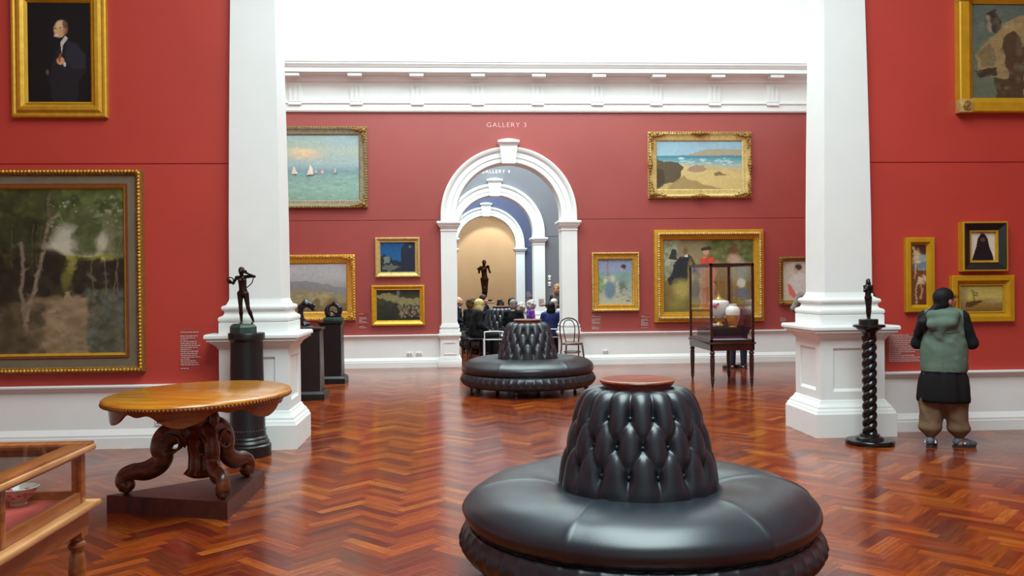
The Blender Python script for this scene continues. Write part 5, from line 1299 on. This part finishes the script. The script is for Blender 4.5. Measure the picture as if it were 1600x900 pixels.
# ---- twisted black column with small dark figure
tc_ = thing('twisted_column', 'black barley-twist column pedestal on round foot, right', 'pedestal', (3.99, 8.36, 0))
MB().lathe([(.0, 0), (.222, 0), (.228, .012), (.228, .03), (.22, .042), (.13, .046), (.128, .062), (.12, .07), (.095, .075), (.09, .095), (.08, .1), (.0, .1)], 56).build('base', 'black_gloss', tc_, smooth=.6)
def tw(r, z, t): return r + .017 * abs(math.sin(1.0 * (t - z * 2 * PI / .165))) ** .6 * 1.4 - .012
zs = np.linspace(.098, 1.04, 190)
v = []; f = []; n = 40
for z in zs:
    for i in range(n): t = 2 * PI * i / n; r = tw(.058, z, t); v.append((r * math.cos(t), r * math.sin(t), z))
for j in range(len(zs) - 1):
    for i in range(n): q = j * n + i; w_ = j * n + (i + 1) % n; f.append((q, w_, w_ + n, q + n))
link_mesh('twist_shaft', v, f, 'black_gloss', tc_, smooth=3.14)
MB().lathe([(.0, 1.03), (.066, 1.03), (.07, 1.05), (.062, 1.065), (.072, 1.085), (.095, 1.105), (.115, 1.12), (.12, 1.13), (.15, 1.136), (.15, 1.155), (.142, 1.158), (.12, 1.162), (.0, 1.162)], 48).build('capital', 'black_gloss', tc_, smooth=.6)
J2 = dict(pelvis=(0, 0, .92), waist=(-.01, 0, 1.08), chest=(-.01, .01, 1.27), neck=(0, 0, 1.42), head=(.0, -.02, 1.55), shl=(.14, -.02, 1.37), shr=(-.14, -.02, 1.37), ell=(.17, -.04, 1.12), wrl=(.20, -.2, 1.02), elr=(-.16, -.08, 1.16), wrr=(-.02, -.17, 1.30),
          hipl=(.06, 0, .88), hipr=(-.06, 0, .9), knl=(.06, -.02, .47), anl=(.05, 0, .09), knr=(-.04, -.02, .48), anr=(-.03, .02, .09))
st2, _ = statue('dark_figurine', 'slender dark figurine with arms folded in on twisted column', J2, (3.985, 8.36, 1.162), -.3, .40, 'black_gloss', extra=[('c', (.06, .1, 1.5), (.1, .09, 1.1), .06, .05), ('c', (-.02, .09, 1.5), (0, .1, 1.05), .07, .06)])
for c_ in st2.children: c_.location.z = .045
MB().lathe([(.0, 0), (.09, 0), (.09, .045), (.085, .05), (.0, .05)], 32).build('base', 'black', st2, smooth=.5)

# ---- two black square pedestals behind the left pillar
def sq_ped(label, x, y):
    t = thing('square_pedestal', label, 'pedestal', (x, y, 0), 0, 'black square pedestals')
    MB().sqlathe([(.235, 0), (.235, .085), (.205, .115), (.2, .12)]).build('base', 'black', t, smooth=.3)
    MB().sqlathe([(.178, .115), (.168, .97)]).build('shaft', 'black', t)
    MB().sqlathe([(.17, .955), (.195, .975), (.195, 1.0)]).build('cap', 'black', t, smooth=.3)
    mb = MB()
    for sx_ in (-1, 1):
        mb.prism([(sx_ * .178, -.178), (sx_ * .178, -.166), (sx_ * .166, -.178)] if False else [(sx_ * .181, -.181), (sx_ * .181, -.169), (sx_ * .169, -.181)], .12, .95)
    mb.build('edge_strip', 'edge_grey', t)
    return t
sq_ped('black square pedestal carrying the bent fish sculpture', -2.09, 12.58); sq_ped('black square pedestal carrying the ring sculpture', -2.06, 14.58)
fs = thing('fish_sculpture', 'glossy dark sculpture of a bent fish curling over', 'sculpture', (-2.13, 12.55, 1.0))
blob('figure', [('c', (-.02, 0, 0), (-.045, 0, .08), .05, .028), ('c', (-.045, 0, .08), (-.075, 0, .17), .028, .035), ('c', (-.075, 0, .17), (-.065, 0, .255), .035, .042), ('c', (-.065, 0, .255), (-.005, 0, .305), .042, .045), ('c', (-.005, 0, .305), (.065, 0, .285), .045, .042), ('c', (.065, 0, .285), (.10, 0, .215), .042, .02), ('e', (.11, 0, .27), (.03, .02, .02)), ('e', (.0, 0, .345), (.03, .012, .02)), ('c', (-.02, 0, .01), (.05, .0, .02), .03, .02)], .007, .02, 'stone_dark', fs)
fs.children[0].location.z = .035
B('base', 'edge_grey', fs, -.11, .09, -.07, .07, 0, .02, ch=.004)
rs = thing('ring_sculpture', 'glossy dark ring of two curled animals on greenish block', 'sculpture', (-2.02, 14.52, 1.0))
B('base', 'verdigris', rs, -.15, .15, -.1, .1, 0, .07, ch=.008)
pr = []
for i in range(16):
    a0, a1 = 2 * PI * i / 16, 2 * PI * (i + 1) / 16; ra, rb = (.032 + .010 * math.sin(a0 * 2 + 1), .032 + .010 * math.sin(a1 * 2 + 1))
    pr.append(('c', (.105 * math.cos(a0), 0, .18 + .10 * math.sin(a0)), (.105 * math.cos(a1), 0, .18 + .10 * math.sin(a1)), ra, rb))
pr += [('e', (.02, 0, .31), (.035, .025, .025)), ('c', (.06, 0, .12), (.0, 0, .16), .03, .02), ('c', (0, 0, .16), (-.04, 0, .165), .02, .012), ('c', (-.1, 0, .09), (.1, 0, .09), .03, .03)]
blob('figure', pr, .007, .015, 'stone_dark', rs)

# ---- statue at the end of the enfilade
J3 = dict(J1); J3.update(head=(.0, -.03, 1.57), shr=(-.16, 0, 1.39), shl=(.16, 0, 1.40), elr=(-.22, .02, 1.17), wrr=(-.24, -.18, 1.30), ell=(.24, 0, 1.18), wrl=(.17, -.12, 1.36), knl=(.08, -.05, .48), anl=(.05, .02, .09), knr=(-.05, -.02, .48), anr=(-.04, 0, .09))
st3, _ = statue('bronze_statue', 'brown bronze standing nude in the cream alcove at the far end', J3, (1.0, 33.0, .92), 0, 1.5, 'bronze_brown')
MB().lathe([(.0, -.03), (.28, -.03), (.28, .03), (.0, .03)], 32).build('base', 'bronze_brown', st3, smooth=.5); st3.location.z = .95
ap = thing('alcove_plinth', 'cream square plinth under the alcove statue', 'plinth', (1.0, 33.0, 0)); MB().sqlathe([(.36, 0), (.36, .1), (.32, .12), (.32, .86), (.35, .88), (.35, .92)]).build('plinth_body', 'cream', ap, smooth=.3)

# ==================================================================== PEOPLE
def rotz(a): c, s = math.cos(a), math.sin(a); return np.array([[c, -s, 0], [s, c, 0], [0, 0, 1.]])
def rotx(a): c, s = math.cos(a), math.sin(a); return np.array([[1, 0, 0], [0, c, -s], [0, s, c]])
def head_p(c, R, k=1.0):
    """cranium, face, jaw, nose, brow, lips, ears, eye sockets; face towards local -Y"""
    c = np.array(c, float); g = lambda *q: c + R @ (np.array(q) * k)
    P = [('e', g(0, .012, .02), (.077 * k, .096 * k, .097 * k), R), ('e', g(0, -.025, -.032), (.061 * k, .068 * k, .083 * k), R), ('e', g(0, -.048, -.086), (.040 * k, .042 * k, .032 * k), R),
         ('c', g(0, -.095, .002), g(0, -.113, -.034), .009 * k, .013 * k), ('c', g(-.03, -.083, .026), g(.03, -.083, .026), .013 * k, .013 * k), ('e', g(0, -.092, -.070), (.022 * k, .010 * k, .009 * k), R)]
    for s in (-1, 1): P += [('e', g(s * .079, .012, -.022), (.011 * k, .022 * k, .032 * k), R), ('e', g(s * .038, -.072, -.035), (.022 * k, .018 * k, .02 * k), R)]
    P += [('s', g(s * .031, -.098, .004), (.016 * k,) * 3) for s in (-1, 1)]
    return P
def hair_p(style, c, R, k=1.0):
    c = np.array(c, float); g = lambda *q: c + R @ (np.array(q) * k); e = lambda q, r: ('e', g(*q), tuple(np.array(r) * k), R)
    cut = [('s', g(0, -.115, -.045), tuple(np.array((.072, .07, .085)) * k), R)]
    if style == 'short': P = [e((0, .02, .035), (.089, .106, .095)), e((0, .055, -.03), (.082, .07, .07))] + cut
    elif style == 'bald': P = [e((0, .045, -.005), (.086, .082, .075))] + [('s', g(0, -.03, .085), tuple(np.array((.085, .10, .06)) * k), R)] + cut
    elif style == 'curly': 
        rr = random.Random(3); P = [e((0, .02, .03), (.098, .115, .105)), e((0, .06, -.04), (.095, .075, .08))]
        for i in range(26):
            a, b = rr.uniform(0, 2 * PI), rr.uniform(-.5, 1.3); P.append(e((.098 * math.cos(a) * math.cos(b), .02 + .11 * math.sin(a) * math.cos(b), .02 + .10 * math.sin(b)), (.03, .03, .03)))
        P += cut
    elif style == 'bob': P = [e((0, .02, .035), (.096, .112, .10)), e((0, .045, -.06), (.105, .085, .10)), e((.07, .01, -.09), (.035, .06, .07)), e((-.07, .01, -.09), (.035, .06, .07))] + cut
    elif style == 'long': P = [e((0, .02, .035), (.094, .108, .10)), ('c', g(.07, .03, -.02), g(.085, .0, -.19), .045 * k, .03 * k), ('c', g(-.07, .03, -.02), g(-.085, .0, -.19), .045 * k, .03 * k), e((0, .06, -.08), (.09, .06, .12))] + cut
    elif style == 'pony': P = [e((0, .02, .035), (.090, .108, .096)), e((0, .06, -.03), (.082, .07, .075)), e((.0, .115, -.06), (.045, .04, .05))] + cut
    return P
def unit(v): v = np.array(v, float); return v / (np.linalg.norm(v) + 1e-9)
SIT = dict(pelvis=(0, .02, .57), waist=(0, .02, .72), chest=(0, .01, .90), neck=(0, .0, 1.06), head=(0, -.025, 1.19), shl=(.175, .01, 1.01), shr=(-.175, .01, 1.01), ell=(.24, -.02, .76), wrl=(.10, -.24, .64), elr=(-.24, -.02, .76), wrr=(-.10, -.24, .64),
           hipl=(.09, .0, .555), hipr=(-.09, .0, .555), knl=(.11, -.42, .52), knr=(-.11, -.42, .52), anl=(.11, -.40, .09), anr=(-.11, -.40, .09))
STAND = dict(pelvis=(0, 0, .93), waist=(0, 0, 1.08), chest=(0, 0, 1.24), neck=(0, .0, 1.40), head=(0, -.02, 1.53), shl=(.175, .01, 1.35), shr=(-.175, .01, 1.35), ell=(.22, .02, 1.08), wrl=(.2, -.08, .86), elr=(-.22, .02, 1.08), wrr=(-.2, -.08, .86),
             hipl=(.09, 0, .90), hipr=(-.09, 0, .90), knl=(.10, -.02, .48), knr=(-.10, -.02, .48), anl=(.10, .01, .09), anr=(-.10, .01, .09))
def person(label, loc, rz, J, top, bottom, hairm, hair='short', hyaw=0.0, hpitch=0.0, scale=1.0, skin='skin', res=.014, shoes='shoe_black', eyes=False, group=None, top_name='jacket', collar=None, girth=1.0, topcut=True):
    t = thing('person', label, 'person', loc, rz, group); k = scale
    J = {n: np.array(q, float) * k for n, q in J.items()}
    g = lambda n: J[n]; R = rotz(hyaw) @ rotx(hpitch); hc = g('head'); flat = ((0, 1, 0), .72)
    if abs(g('chest')[1] - g('pelvis')[1]) > .25 * k: flat = ((0, .5, -.85), .75)
    # continuous body
    P = [('c', g('pelvis'), g('waist'), .12 * k, .105 * k, *flat), ('c', g('waist'), g('chest'), .105 * k, .125 * k, *flat), ('c', g('shl'), g('shr'), .05 * k, .05 * k), ('c', g('chest'), g('neck'), .07 * k, .05 * k), ('c', g('neck'), hc + R @ np.array((0, .02, -.05)) * k, .048 * k, .046 * k)]
    for s in 'lr':
        P += [('c', g('sh' + s), g('el' + s), .043 * k, .035 * k), ('c', g('el' + s), g('wr' + s), .035 * k, .025 * k), ('c', g('hip' + s), g('kn' + s), .075 * k, .052 * k), ('c', g('kn' + s), g('an' + s), .052 * k, .034 * k),
              ('c', g('an' + s) + np.array((0, .02, -.045)) * k, g('an' + s) + np.array((0, -.12, -.055)) * k, .033 * k, .026 * k)]
        P += hand_p(g('wr' + s), g('wr' + s) - g('el' + s), (0, -.3, -1), -1 if s == 'r' else 1, k * .98)
    P += head_p(hc, R, k)
    body = blob('body', P, res, .018, skin, t)
    # top
    q = girth
    T = [('c', g('pelvis') + (g('waist') - g('pelvis')) * .0, g('waist'), .150 * k * q, .138 * k * q, *flat), ('c', g('waist'), g('chest'), .138 * k * q, .150 * k * q, *flat), ('c', g('shl') * .96 + g('neck') * .04, g('shr') * .96 + g('neck') * .04, .064 * k, .064 * k), ('c', g('chest'), g('neck') - unit(g('neck') - g('chest')) * .045 * k, .11 * k, .062 * k)]
    for s in 'lr':
        T += [('c', g('sh' + s), g('el' + s), .060 * k * q, .050 * k * q), ('c', g('el' + s), g('el' + s) + (g('wr' + s) - g('el' + s)) * .93, .050 * k * q, .038 * k)]
        a = g('el' + s) * .5 + g('sh' + s) * .5; T.append(('e', a + np.array((.012, .01, 0)), (.05 * k, .05 * k, .03 * k)))
    tp = blob(top_name, T, res, .03, top, t)
    if collar:
        c0 = g('neck'); MB().tube([c0 + np.array((.062 * k * math.cos(a), .062 * k * math.sin(a) - .005, -.012 + .012 * math.sin(a))) for a in np.linspace(0, 2 * PI, 20)[:-1]], .016 * k, 6, closed=True).build('collar', collar, tp, smooth=3.14)
    # trousers and shoes
    L = [('c', g('pelvis'), g('pelvis') + unit(g('waist') - g('pelvis')) * .05 * k, .14 * k * q, .135 * k * q, *flat)]
    for s in 'lr': L += [('c', g('hip' + s), g('kn' + s), .094 * k * q, .07 * k), ('c', g('kn' + s), g('an' + s) + np.array((0, 0, .0)), .07 * k, .055 * k)]
    blob('trousers', L, res, .025, bottom, t)
    for s in 'lr':
        a = g('an' + s); fd = unit(J.get('to' + s, a + np.array((0, -.1, 0))) - a) if ('to' + s) in J else np.array((0, -1., 0))
        sh = blob('shoe', [('c', a + np.array((0, 0, -.03 * k)) - fd * .025 * k, a + fd * .06 * k + np.array((0, 0, -.045 * k)), .045 * k, .042 * k), ('c', a + fd * .06 * k + np.array((0, 0, -.048 * k)), a + fd * .155 * k + np.array((0, 0, -.055 * k)), .042 * k, .032 * k)], .011, .02, shoes, t)
        c0 = a - fd * .06 * k; c1 = a + fd * .18 * k; z0 = a[2] - .09 * k
        sd = np.array((-fd[1], fd[0], 0)); pts = [c0 + sd * .032 * k, c0 - sd * .032 * k, (c0 + c1) / 2 - sd * .042 * k, c1 - sd * .03 * k + fd * -.02 * k, c1 + fd * .0 * k, c1 + sd * .03 * k - fd * .02 * k, (c0 + c1) / 2 + sd * .042 * k]
        MB().prism([(p_[0], p_[1]) for p_ in pts], z0, z0 + .02 * k).build('sole', 'sole', sh)
    if hair: blob('hair', hair_p(hair, hc, R, k), min(res, .011), .02, hairm, t)
    if eyes:
        for s in (-1, 1): c0 = hc + R @ np.array((s * .031, -.084, .004)) * k; MB().ell(c0, (.011 * k,) * 3, 10, 8).build('eye', 'eye', body, smooth=3.14)
    return t, J, R
def stool(label, x, y, rz, tm='black'):
    t = thing('tube_stool', label, 'stool', (x, y, 0), rz, 'portable tube stools')
    for s in (-1, 1):
        MB().tube(catmull([(s * .2, -.2, 0), (s * .2, -.17, .40), (s * .2, -.12, .445), (s * .2, .12, .445), (s * .2, .17, .40), (s * .2, .2, 0)], 6), .012, 8).build('side_frame', tm, t, smooth=3.14)
    MB().tube(catmull([(-.19, .2, .1), (-.19, .21, .55), (-.16, .215, .62), (.16, .215, .62), (.19, .21, .55), (.19, .2, .1)], 6), .012, 8).build('back_frame', tm, t, smooth=3.14)
    MB().tube([(-.19, .205, .46), (.19, .205, .46)], .008, 6).build('back_rail', tm, t, smooth=3.14)
    B('sling_seat', 'grey_fab', t, -.195, .195, -.15, .15, .445, .465, ch=.006)
    return t
def seated(label, px, py, d, rz, top, hairm, hair, scale=1.0, bottom='blackc', hyaw=0.0, hpitch=0.0, on_stool=None, zoff=0.0, tube='black', **kw):
    """place a seated person so that the head centre is where the photograph shows it"""
    J = dict(kw.pop('J', SIT)); q = at(px, py, d)
    hd = np.array(J['head']) * scale; r = rotz(rz) @ hd
    x, y = q[0] - r[0], q[1] - r[1]
    t, JJ, R = person(label, (x, y, zoff), rz, J, top, bottom, hairm, hair, hyaw, hpitch, scale, **kw)
    if on_stool: stool(on_stool, x + .04 * math.sin(-rz), y + .04 * math.cos(rz), rz, tube)
    return t, JJ, R
AUD = 'audience seated around the far settee'
D = math.radians
seated('seated man in navy suit with balding head, leftmost of the audience', 717, 476, 21.6, D(80), 'navy', 'hair_grey', 'bald', .97, 'navy', hyaw=D(10), on_stool='tube stool under balding man in navy suit', group=AUD, eyes=True, collar='whitec')
seated('woman with curly brown hair in charcoal jacket, seen from behind', 738, 478, 19.15, D(130), 'charcoal', 'hair_brown', 'curly', .97, 'blackc', hyaw=D(-15), on_stool='tube stool under curly brown haired woman', group=AUD)
JC = dict(SIT); JC.update(chest=(0, -.03, .90), neck=(0, -.06, 1.05), head=(0, -.10, 1.17), shl=(.18, -.04, 1.0), shr=(-.18, -.04, 1.0))
seated('blonde bobbed woman in black jacket leaning forward on a stool', 750, 482, 18.4, D(105), 'blackc', 'hair_blond', 'bob', .98, 'blackc', hyaw=D(5), on_stool='tube stool under blonde woman in black', group=AUD, J=JC, girth=1.1)
JD = dict(SIT); JD.update(wrl=(.12, -.33, .98), wrr=(-.12, -.33, .98), ell=(.24, -.12, .82), elr=(-.24, -.12, .82))
td, _, _ = seated('dark haired man holding up a black tablet behind the blonde woman', 756, 470, 21.95, D(60), 'blackc', 'hair_dark', 'short', 1.0, 'blackc', group=AUD, J=JD, on_stool='tube stool under man with the tablet')
tl = thing('tablet', 'black tablet held up by dark haired man', 'tablet', (0, 0, 0)); B('tablet_body', 'ebony', tl, -.13, .13, -.006, .006, 0, .19, ch=.004); B('screen', 'black_gloss', tl, -.118, .118, .0055, .0075, .014, .176)
q_ = rotz(D(60)) @ np.array((0, -.44, 1.03)); tl.location = (td.location.x + q_[0], td.location.y + q_[1], 1.0); tl.rotation_euler = (.2, 0, D(60))
seated('dark brown haired person behind the far settee cap, only head showing', 783, 481, 22.35, PI, 'blackc', 'hair_dark', 'short', .88, group=AUD, on_stool='tube stool behind far settee')
seated('black haired man behind the grey haired man, right of far settee', 801, 474, 21.75, D(110), 'blackc', 'hair_black', 'short', .94, group=AUD, on_stool='tube stool under black haired man behind far settee')
seated('grey haired man in dark suit seen from behind, before far settee', 803, 478, 18.85, D(150), 'blackc', 'hair_grey', 'short', .95, group=AUD, on_stool='tube stool under grey haired man in dark suit', collar='whitec')
seated('white haired person in navy top low beside the grey haired man', 815, 484, 20.05, D(85), 'navy', 'hair_white', 'curly', .82, group=AUD, zoff=.06)
seated('white haired woman in purple top on the far settee', 831, 480, 20.4, D(100), 'purple', 'hair_white', 'curly', .86, group=AUD, zoff=.06)
seated('black haired person in blue jacket seen from behind, right of audience', 861, 484, 18.6, D(172), 'bluej', 'hair_black', 'bob', .90, 'denim', group=AUD, on_stool='white tube stool under person in blue jacket', tube='whitetube', girth=1.15)
seated('white haired person in white shirt behind the blue jacket', 866, 477, 19.8, D(160), 'whitec', 'hair_white', 'short', .94, group=AUD, on_stool='tube stool under person in white shirt')
stool('empty white tube stool left of the middle settee back', .72, 17.95, PI, 'whitetube')
# standing speaker
q_ = at(871.5, 452, 20.8); JM = dict(STAND); JM.update(elr=(-.24, .02, 1.10), wrr=(-.26, -.22, 1.14), ell=(.23, .0, 1.1), wrl=(.06, -.24, 1.12))
person('standing woman speaker with wavy golden hair in grey patterned jacket', (q_[0], q_[1], 0), D(-38), JM, 'slate', 'blackc', 'hair_gold', 'long', D(12), 0, .945, eyes=True)
pa = thing('paper_sheet', 'white paper held out by the standing speaker', 'paper', (q_[0] - .40, q_[1] - .10, 1.03)); B('sheet', 'plastic', pa, -.07, .07, -.0015, .0015, 0, .19); pa.rotation_euler = (0, 0, .2)
mb = MB()
for i in range(6): mb.box(-.05, .03 + .02 * (i % 2), -.0025, -.0015, .03 + i * .024, .036 + i * .024)
mb.build('print', 'plastic_d', pa)

# person bending behind the glass case
JB = dict(STAND); JB.update(pelvis=(0, .06, .90), waist=(0, -.04, 1.02), chest=(0, -.22, 1.06), neck=(0, -.40, 1.03), head=(0, -.52, .97), shl=(.17, -.34, 1.02), shr=(-.17, -.34, 1.02), ell=(.2, -.38, .78), wrl=(.12, -.36, .60), elr=(-.2, -.38, .78), wrr=(-.12, -.36, .60), tol=(.3, -.0, .09), tor=(.05, -.05, .09))
person('person in maroon top and dark jeans bending behind the glass case', (5.07, 15.75, 0), PI - .35, JB, 'maroon', 'denim', 'hair_dark', 'short', 0, D(35), .98)
# person mostly behind the right pillar
JP = dict(STAND); JP.update(ell=(.30, .03, 1.12), wrl=(.10, -.2, 1.05), elr=(-.30, .03, 1.10), wrr=(-.1, -.2, 1.02))
person('person in olive grey jacket mostly hidden behind right pillar', (6.30, 15.45, 0), D(165), JP, 'greyj', 'denim', 'hair_grey', 'short', 0, 0, .97, girth=1.15)

# ---- woman in green vest, right
wx, wy, wz = 4.61, 8.13, D(150)
K = .915
JW = dict(pelvis=(0, 0, .92), waist=(0, .0, 1.08), chest=(0, .0, 1.24), neck=(.0, .01, 1.39), head=(-.02, .0, 1.53), shl=(.17, .02, 1.345), shr=(-.17, .02, 1.345), ell=(.25, -.02, 1.07), wrl=(.02, -.22, 1.08), elr=(-.26, -.02, 1.08), wrr=(-.03, -.20, 1.12),
          hipl=(.10, 0, .88), hipr=(-.10, 0, .88), knl=(.12, -.02, .48), knr=(-.10, -.03, .48), anl=(.13, .04, .09), anr=(-.14, -.02, .09), tol=(.10, -.1, .09), tor=(-.24, -.08, .09))
hy, hp = D(-52), D(-14)
tw_, JJ, RW = person('woman in sage green vest, black tunic and brown trousers looking at paintings', (wx, wy, 0), wz, JW, 'blackc', 'olive', 'hair_black', 'pony', hy, hp, K, 'skin_tan', .0095, 'shoe', True, top_name='sleeved_top', girth=1.18)
gk = lambda *q: np.array(q) * K
for c_ in list(tw_.children):      # baggy trousers replace the plain ones
    if c_.name.startswith('trousers'): bpy.data.objects.remove(c_)
TR = []
for s, x in (('l', 1), ('r', -1)):
    h_, kn, an = JJ['hip' + s], JJ['kn' + s], JJ['an' + s]
    TR += [('c', h_, kn, .09, .115), ('c', kn, an + (kn - an) * .30, .115, .088), ('c', an + (kn - an) * .30, an + (0, 0, .05), .088, .055), ('e', an + (kn - an) * .32 + (x * .01, 0, -.02), (.10, .10, .05))]
    for i in range(7):
        rr = random.Random(i + (10 if s == 'l' else 0)); a = rr.uniform(0, 6.28); z = rr.uniform(.4, .75); c0 = an + (kn - an) * z
        TR.append(('c', c0 + (.085 * math.cos(a), .085 * math.sin(a), .05), c0 + (.085 * math.cos(a + .5), .085 * math.sin(a + .5), -.05), .018, .014))
blob('trousers', TR, .011, .03, 'olive', tw_)
# long black tunic: lathe with folds, hem lower at the back
def tunic(r, z, t): return r * (1 + .05 * math.sin(7 * t + z * 3) * (1 if z < .66 else .3) + .03 * math.sin(13 * t))
MB().lathe([(.222, .43), (.228, .46), (.222, .56), (.21, .65), (.188, .72), (.165, .80), (.15, .92), (.15, 1.0)], 64, sy=.80, fn=tunic).build('tunic', 'black2', tw_, smooth=3.14)
# vest with hood, armholes left free
VW = [('c', gk(0, .01, .84), gk(0, .01, 1.0), .205, .20, (0, 1, 0), .76), ('c', gk(0, .01, 1.0), gk(0, .01, 1.26), .20, .185, (0, 1, 0), .76), ('c', gk(-.125, .02, 1.345), gk(.125, .02, 1.345), .085, .085), ('c', gk(-.10, .14, 1.37), gk(.11, .14, 1.37), .05, .05), ('c', gk(-.08, .165, 1.30), gk(.10, .165, 1.28), .05, .055), ('c', gk(.01, .17, 1.28), gk(.03, .165, 1.15), .055, .025),
      ('c', gk(-.18, .0, .83), gk(.18, .0, .83), .03, .03)]
for i in range(8):
    rr = random.Random(20 + i); a = rr.uniform(.2, 2.9); z = rr.uniform(.85, 1.2); VW.append(('c', gk(.19 * math.cos(a), .01 + .15 * math.sin(a), z), gk(.19 * math.cos(a + .5), .01 + .15 * math.sin(a + .5), z - .08), .02, .012))
VW += [('s', gk(-.27, -.0, 1.22), (.085, .13, .14)), ('s', gk(.27, -.0, 1.22), (.085, .13, .14)), ('s', gk(0, .01, .74), (.3, .3, .045))]
ve = blob('vest', VW, .010, .035, 'sage', tw_)
MB().tube([gk(.205 * math.cos(a), .012 + .158 * math.sin(a), .80 + .004 * math.sin(5 * a)) for a in np.linspace(0, 2 * PI, 40)[:-1]], .010, 6, closed=True).build('hem', 'sage', ve, smooth=3.14)
MB().tube([gk(.19 * math.cos(a), .02 + .153 * math.sin(a), 1.19 - .02 * math.cos(a)) for a in np.linspace(.5, PI - .5, 24)], .006, 6).build('yoke_seam', 'sage', ve, smooth=3.14)
# loose ponytail falling to her left over the hood
hc = JJ['head']; pt = hc + RW @ gk(0, .13, -.05)
blob('ponytail', [('c', pt, pt + gk(.05, .02, -.07), .036, .036), ('c', pt + gk(.05, .02, -.07), pt + gk(.12, .035, -.16), .036, .046), ('c', pt + gk(.12, .035, -.16), pt + gk(.17, .03, -.28), .046, .016), ('c', pt + gk(.08, .03, -.1), pt + gk(.10, .05, -.24), .036, .012), ('c', pt + gk(.12, .04, -.16), pt + gk(.20, .01, -.25), .03, .012)], .010, .03, 'hair_black', tw_)
# spectacles
gl = MB()
for s in (-1, 1):
    gl.tube([hc + RW @ gk(s * .033 + .023 * math.cos(a), -.112, .004 + .018 * math.sin(a)) for a in np.linspace(0, 2 * PI, 18)[:-1]], .0026, 5, closed=True)
    gl.tube([hc + RW @ gk(s * .056, -.112, .008), hc + RW @ gk(s * .076, -.07, .008), hc + RW @ gk(s * .086, .0, .004)], .0026, 5)
gl.tube([hc + RW @ gk(-.01, -.113, .006), hc + RW @ gk(.01, -.113, .006)], .0026, 5)
gl.build('spectacles', 'ebony', tw_, smooth=3.14, fix=False)
for c_ in [c for c in tw_.children if c.name.startswith('shoe')]:
    a = JJ['anl'] if JJ['anl'][0] > 0 and abs(c_.data.vertices[0].co.x - JJ['anl'][0]) < .15 else JJ['anr']
    mb = MB(); mb.tube([a + (-.045, .03, -.045), a + (-.04, -.02, -.02), a + (.0, -.045, -.012), a + (.04, -.02, -.02), a + (.045, .03, -.045)], .009, 6); mb.build('stripe', 'plastic', c_, smooth=3.14, fix=False)

# small joined details that cannot be picked apart in the photograph
for o in bpy.data.objects:
    b = o.name.split('.')[0]
    if o.parent and b in ('buttons', 'gadroon_edge', 'bead_row', 'print', 'ornament', 'painted_flowers', 'contents', 'corner_ornament', 'centre_ornament', 'scroll_foot', 'scroll_carving', 'edge_strip', 'spectacles'): o['kind'] = 'stuff'
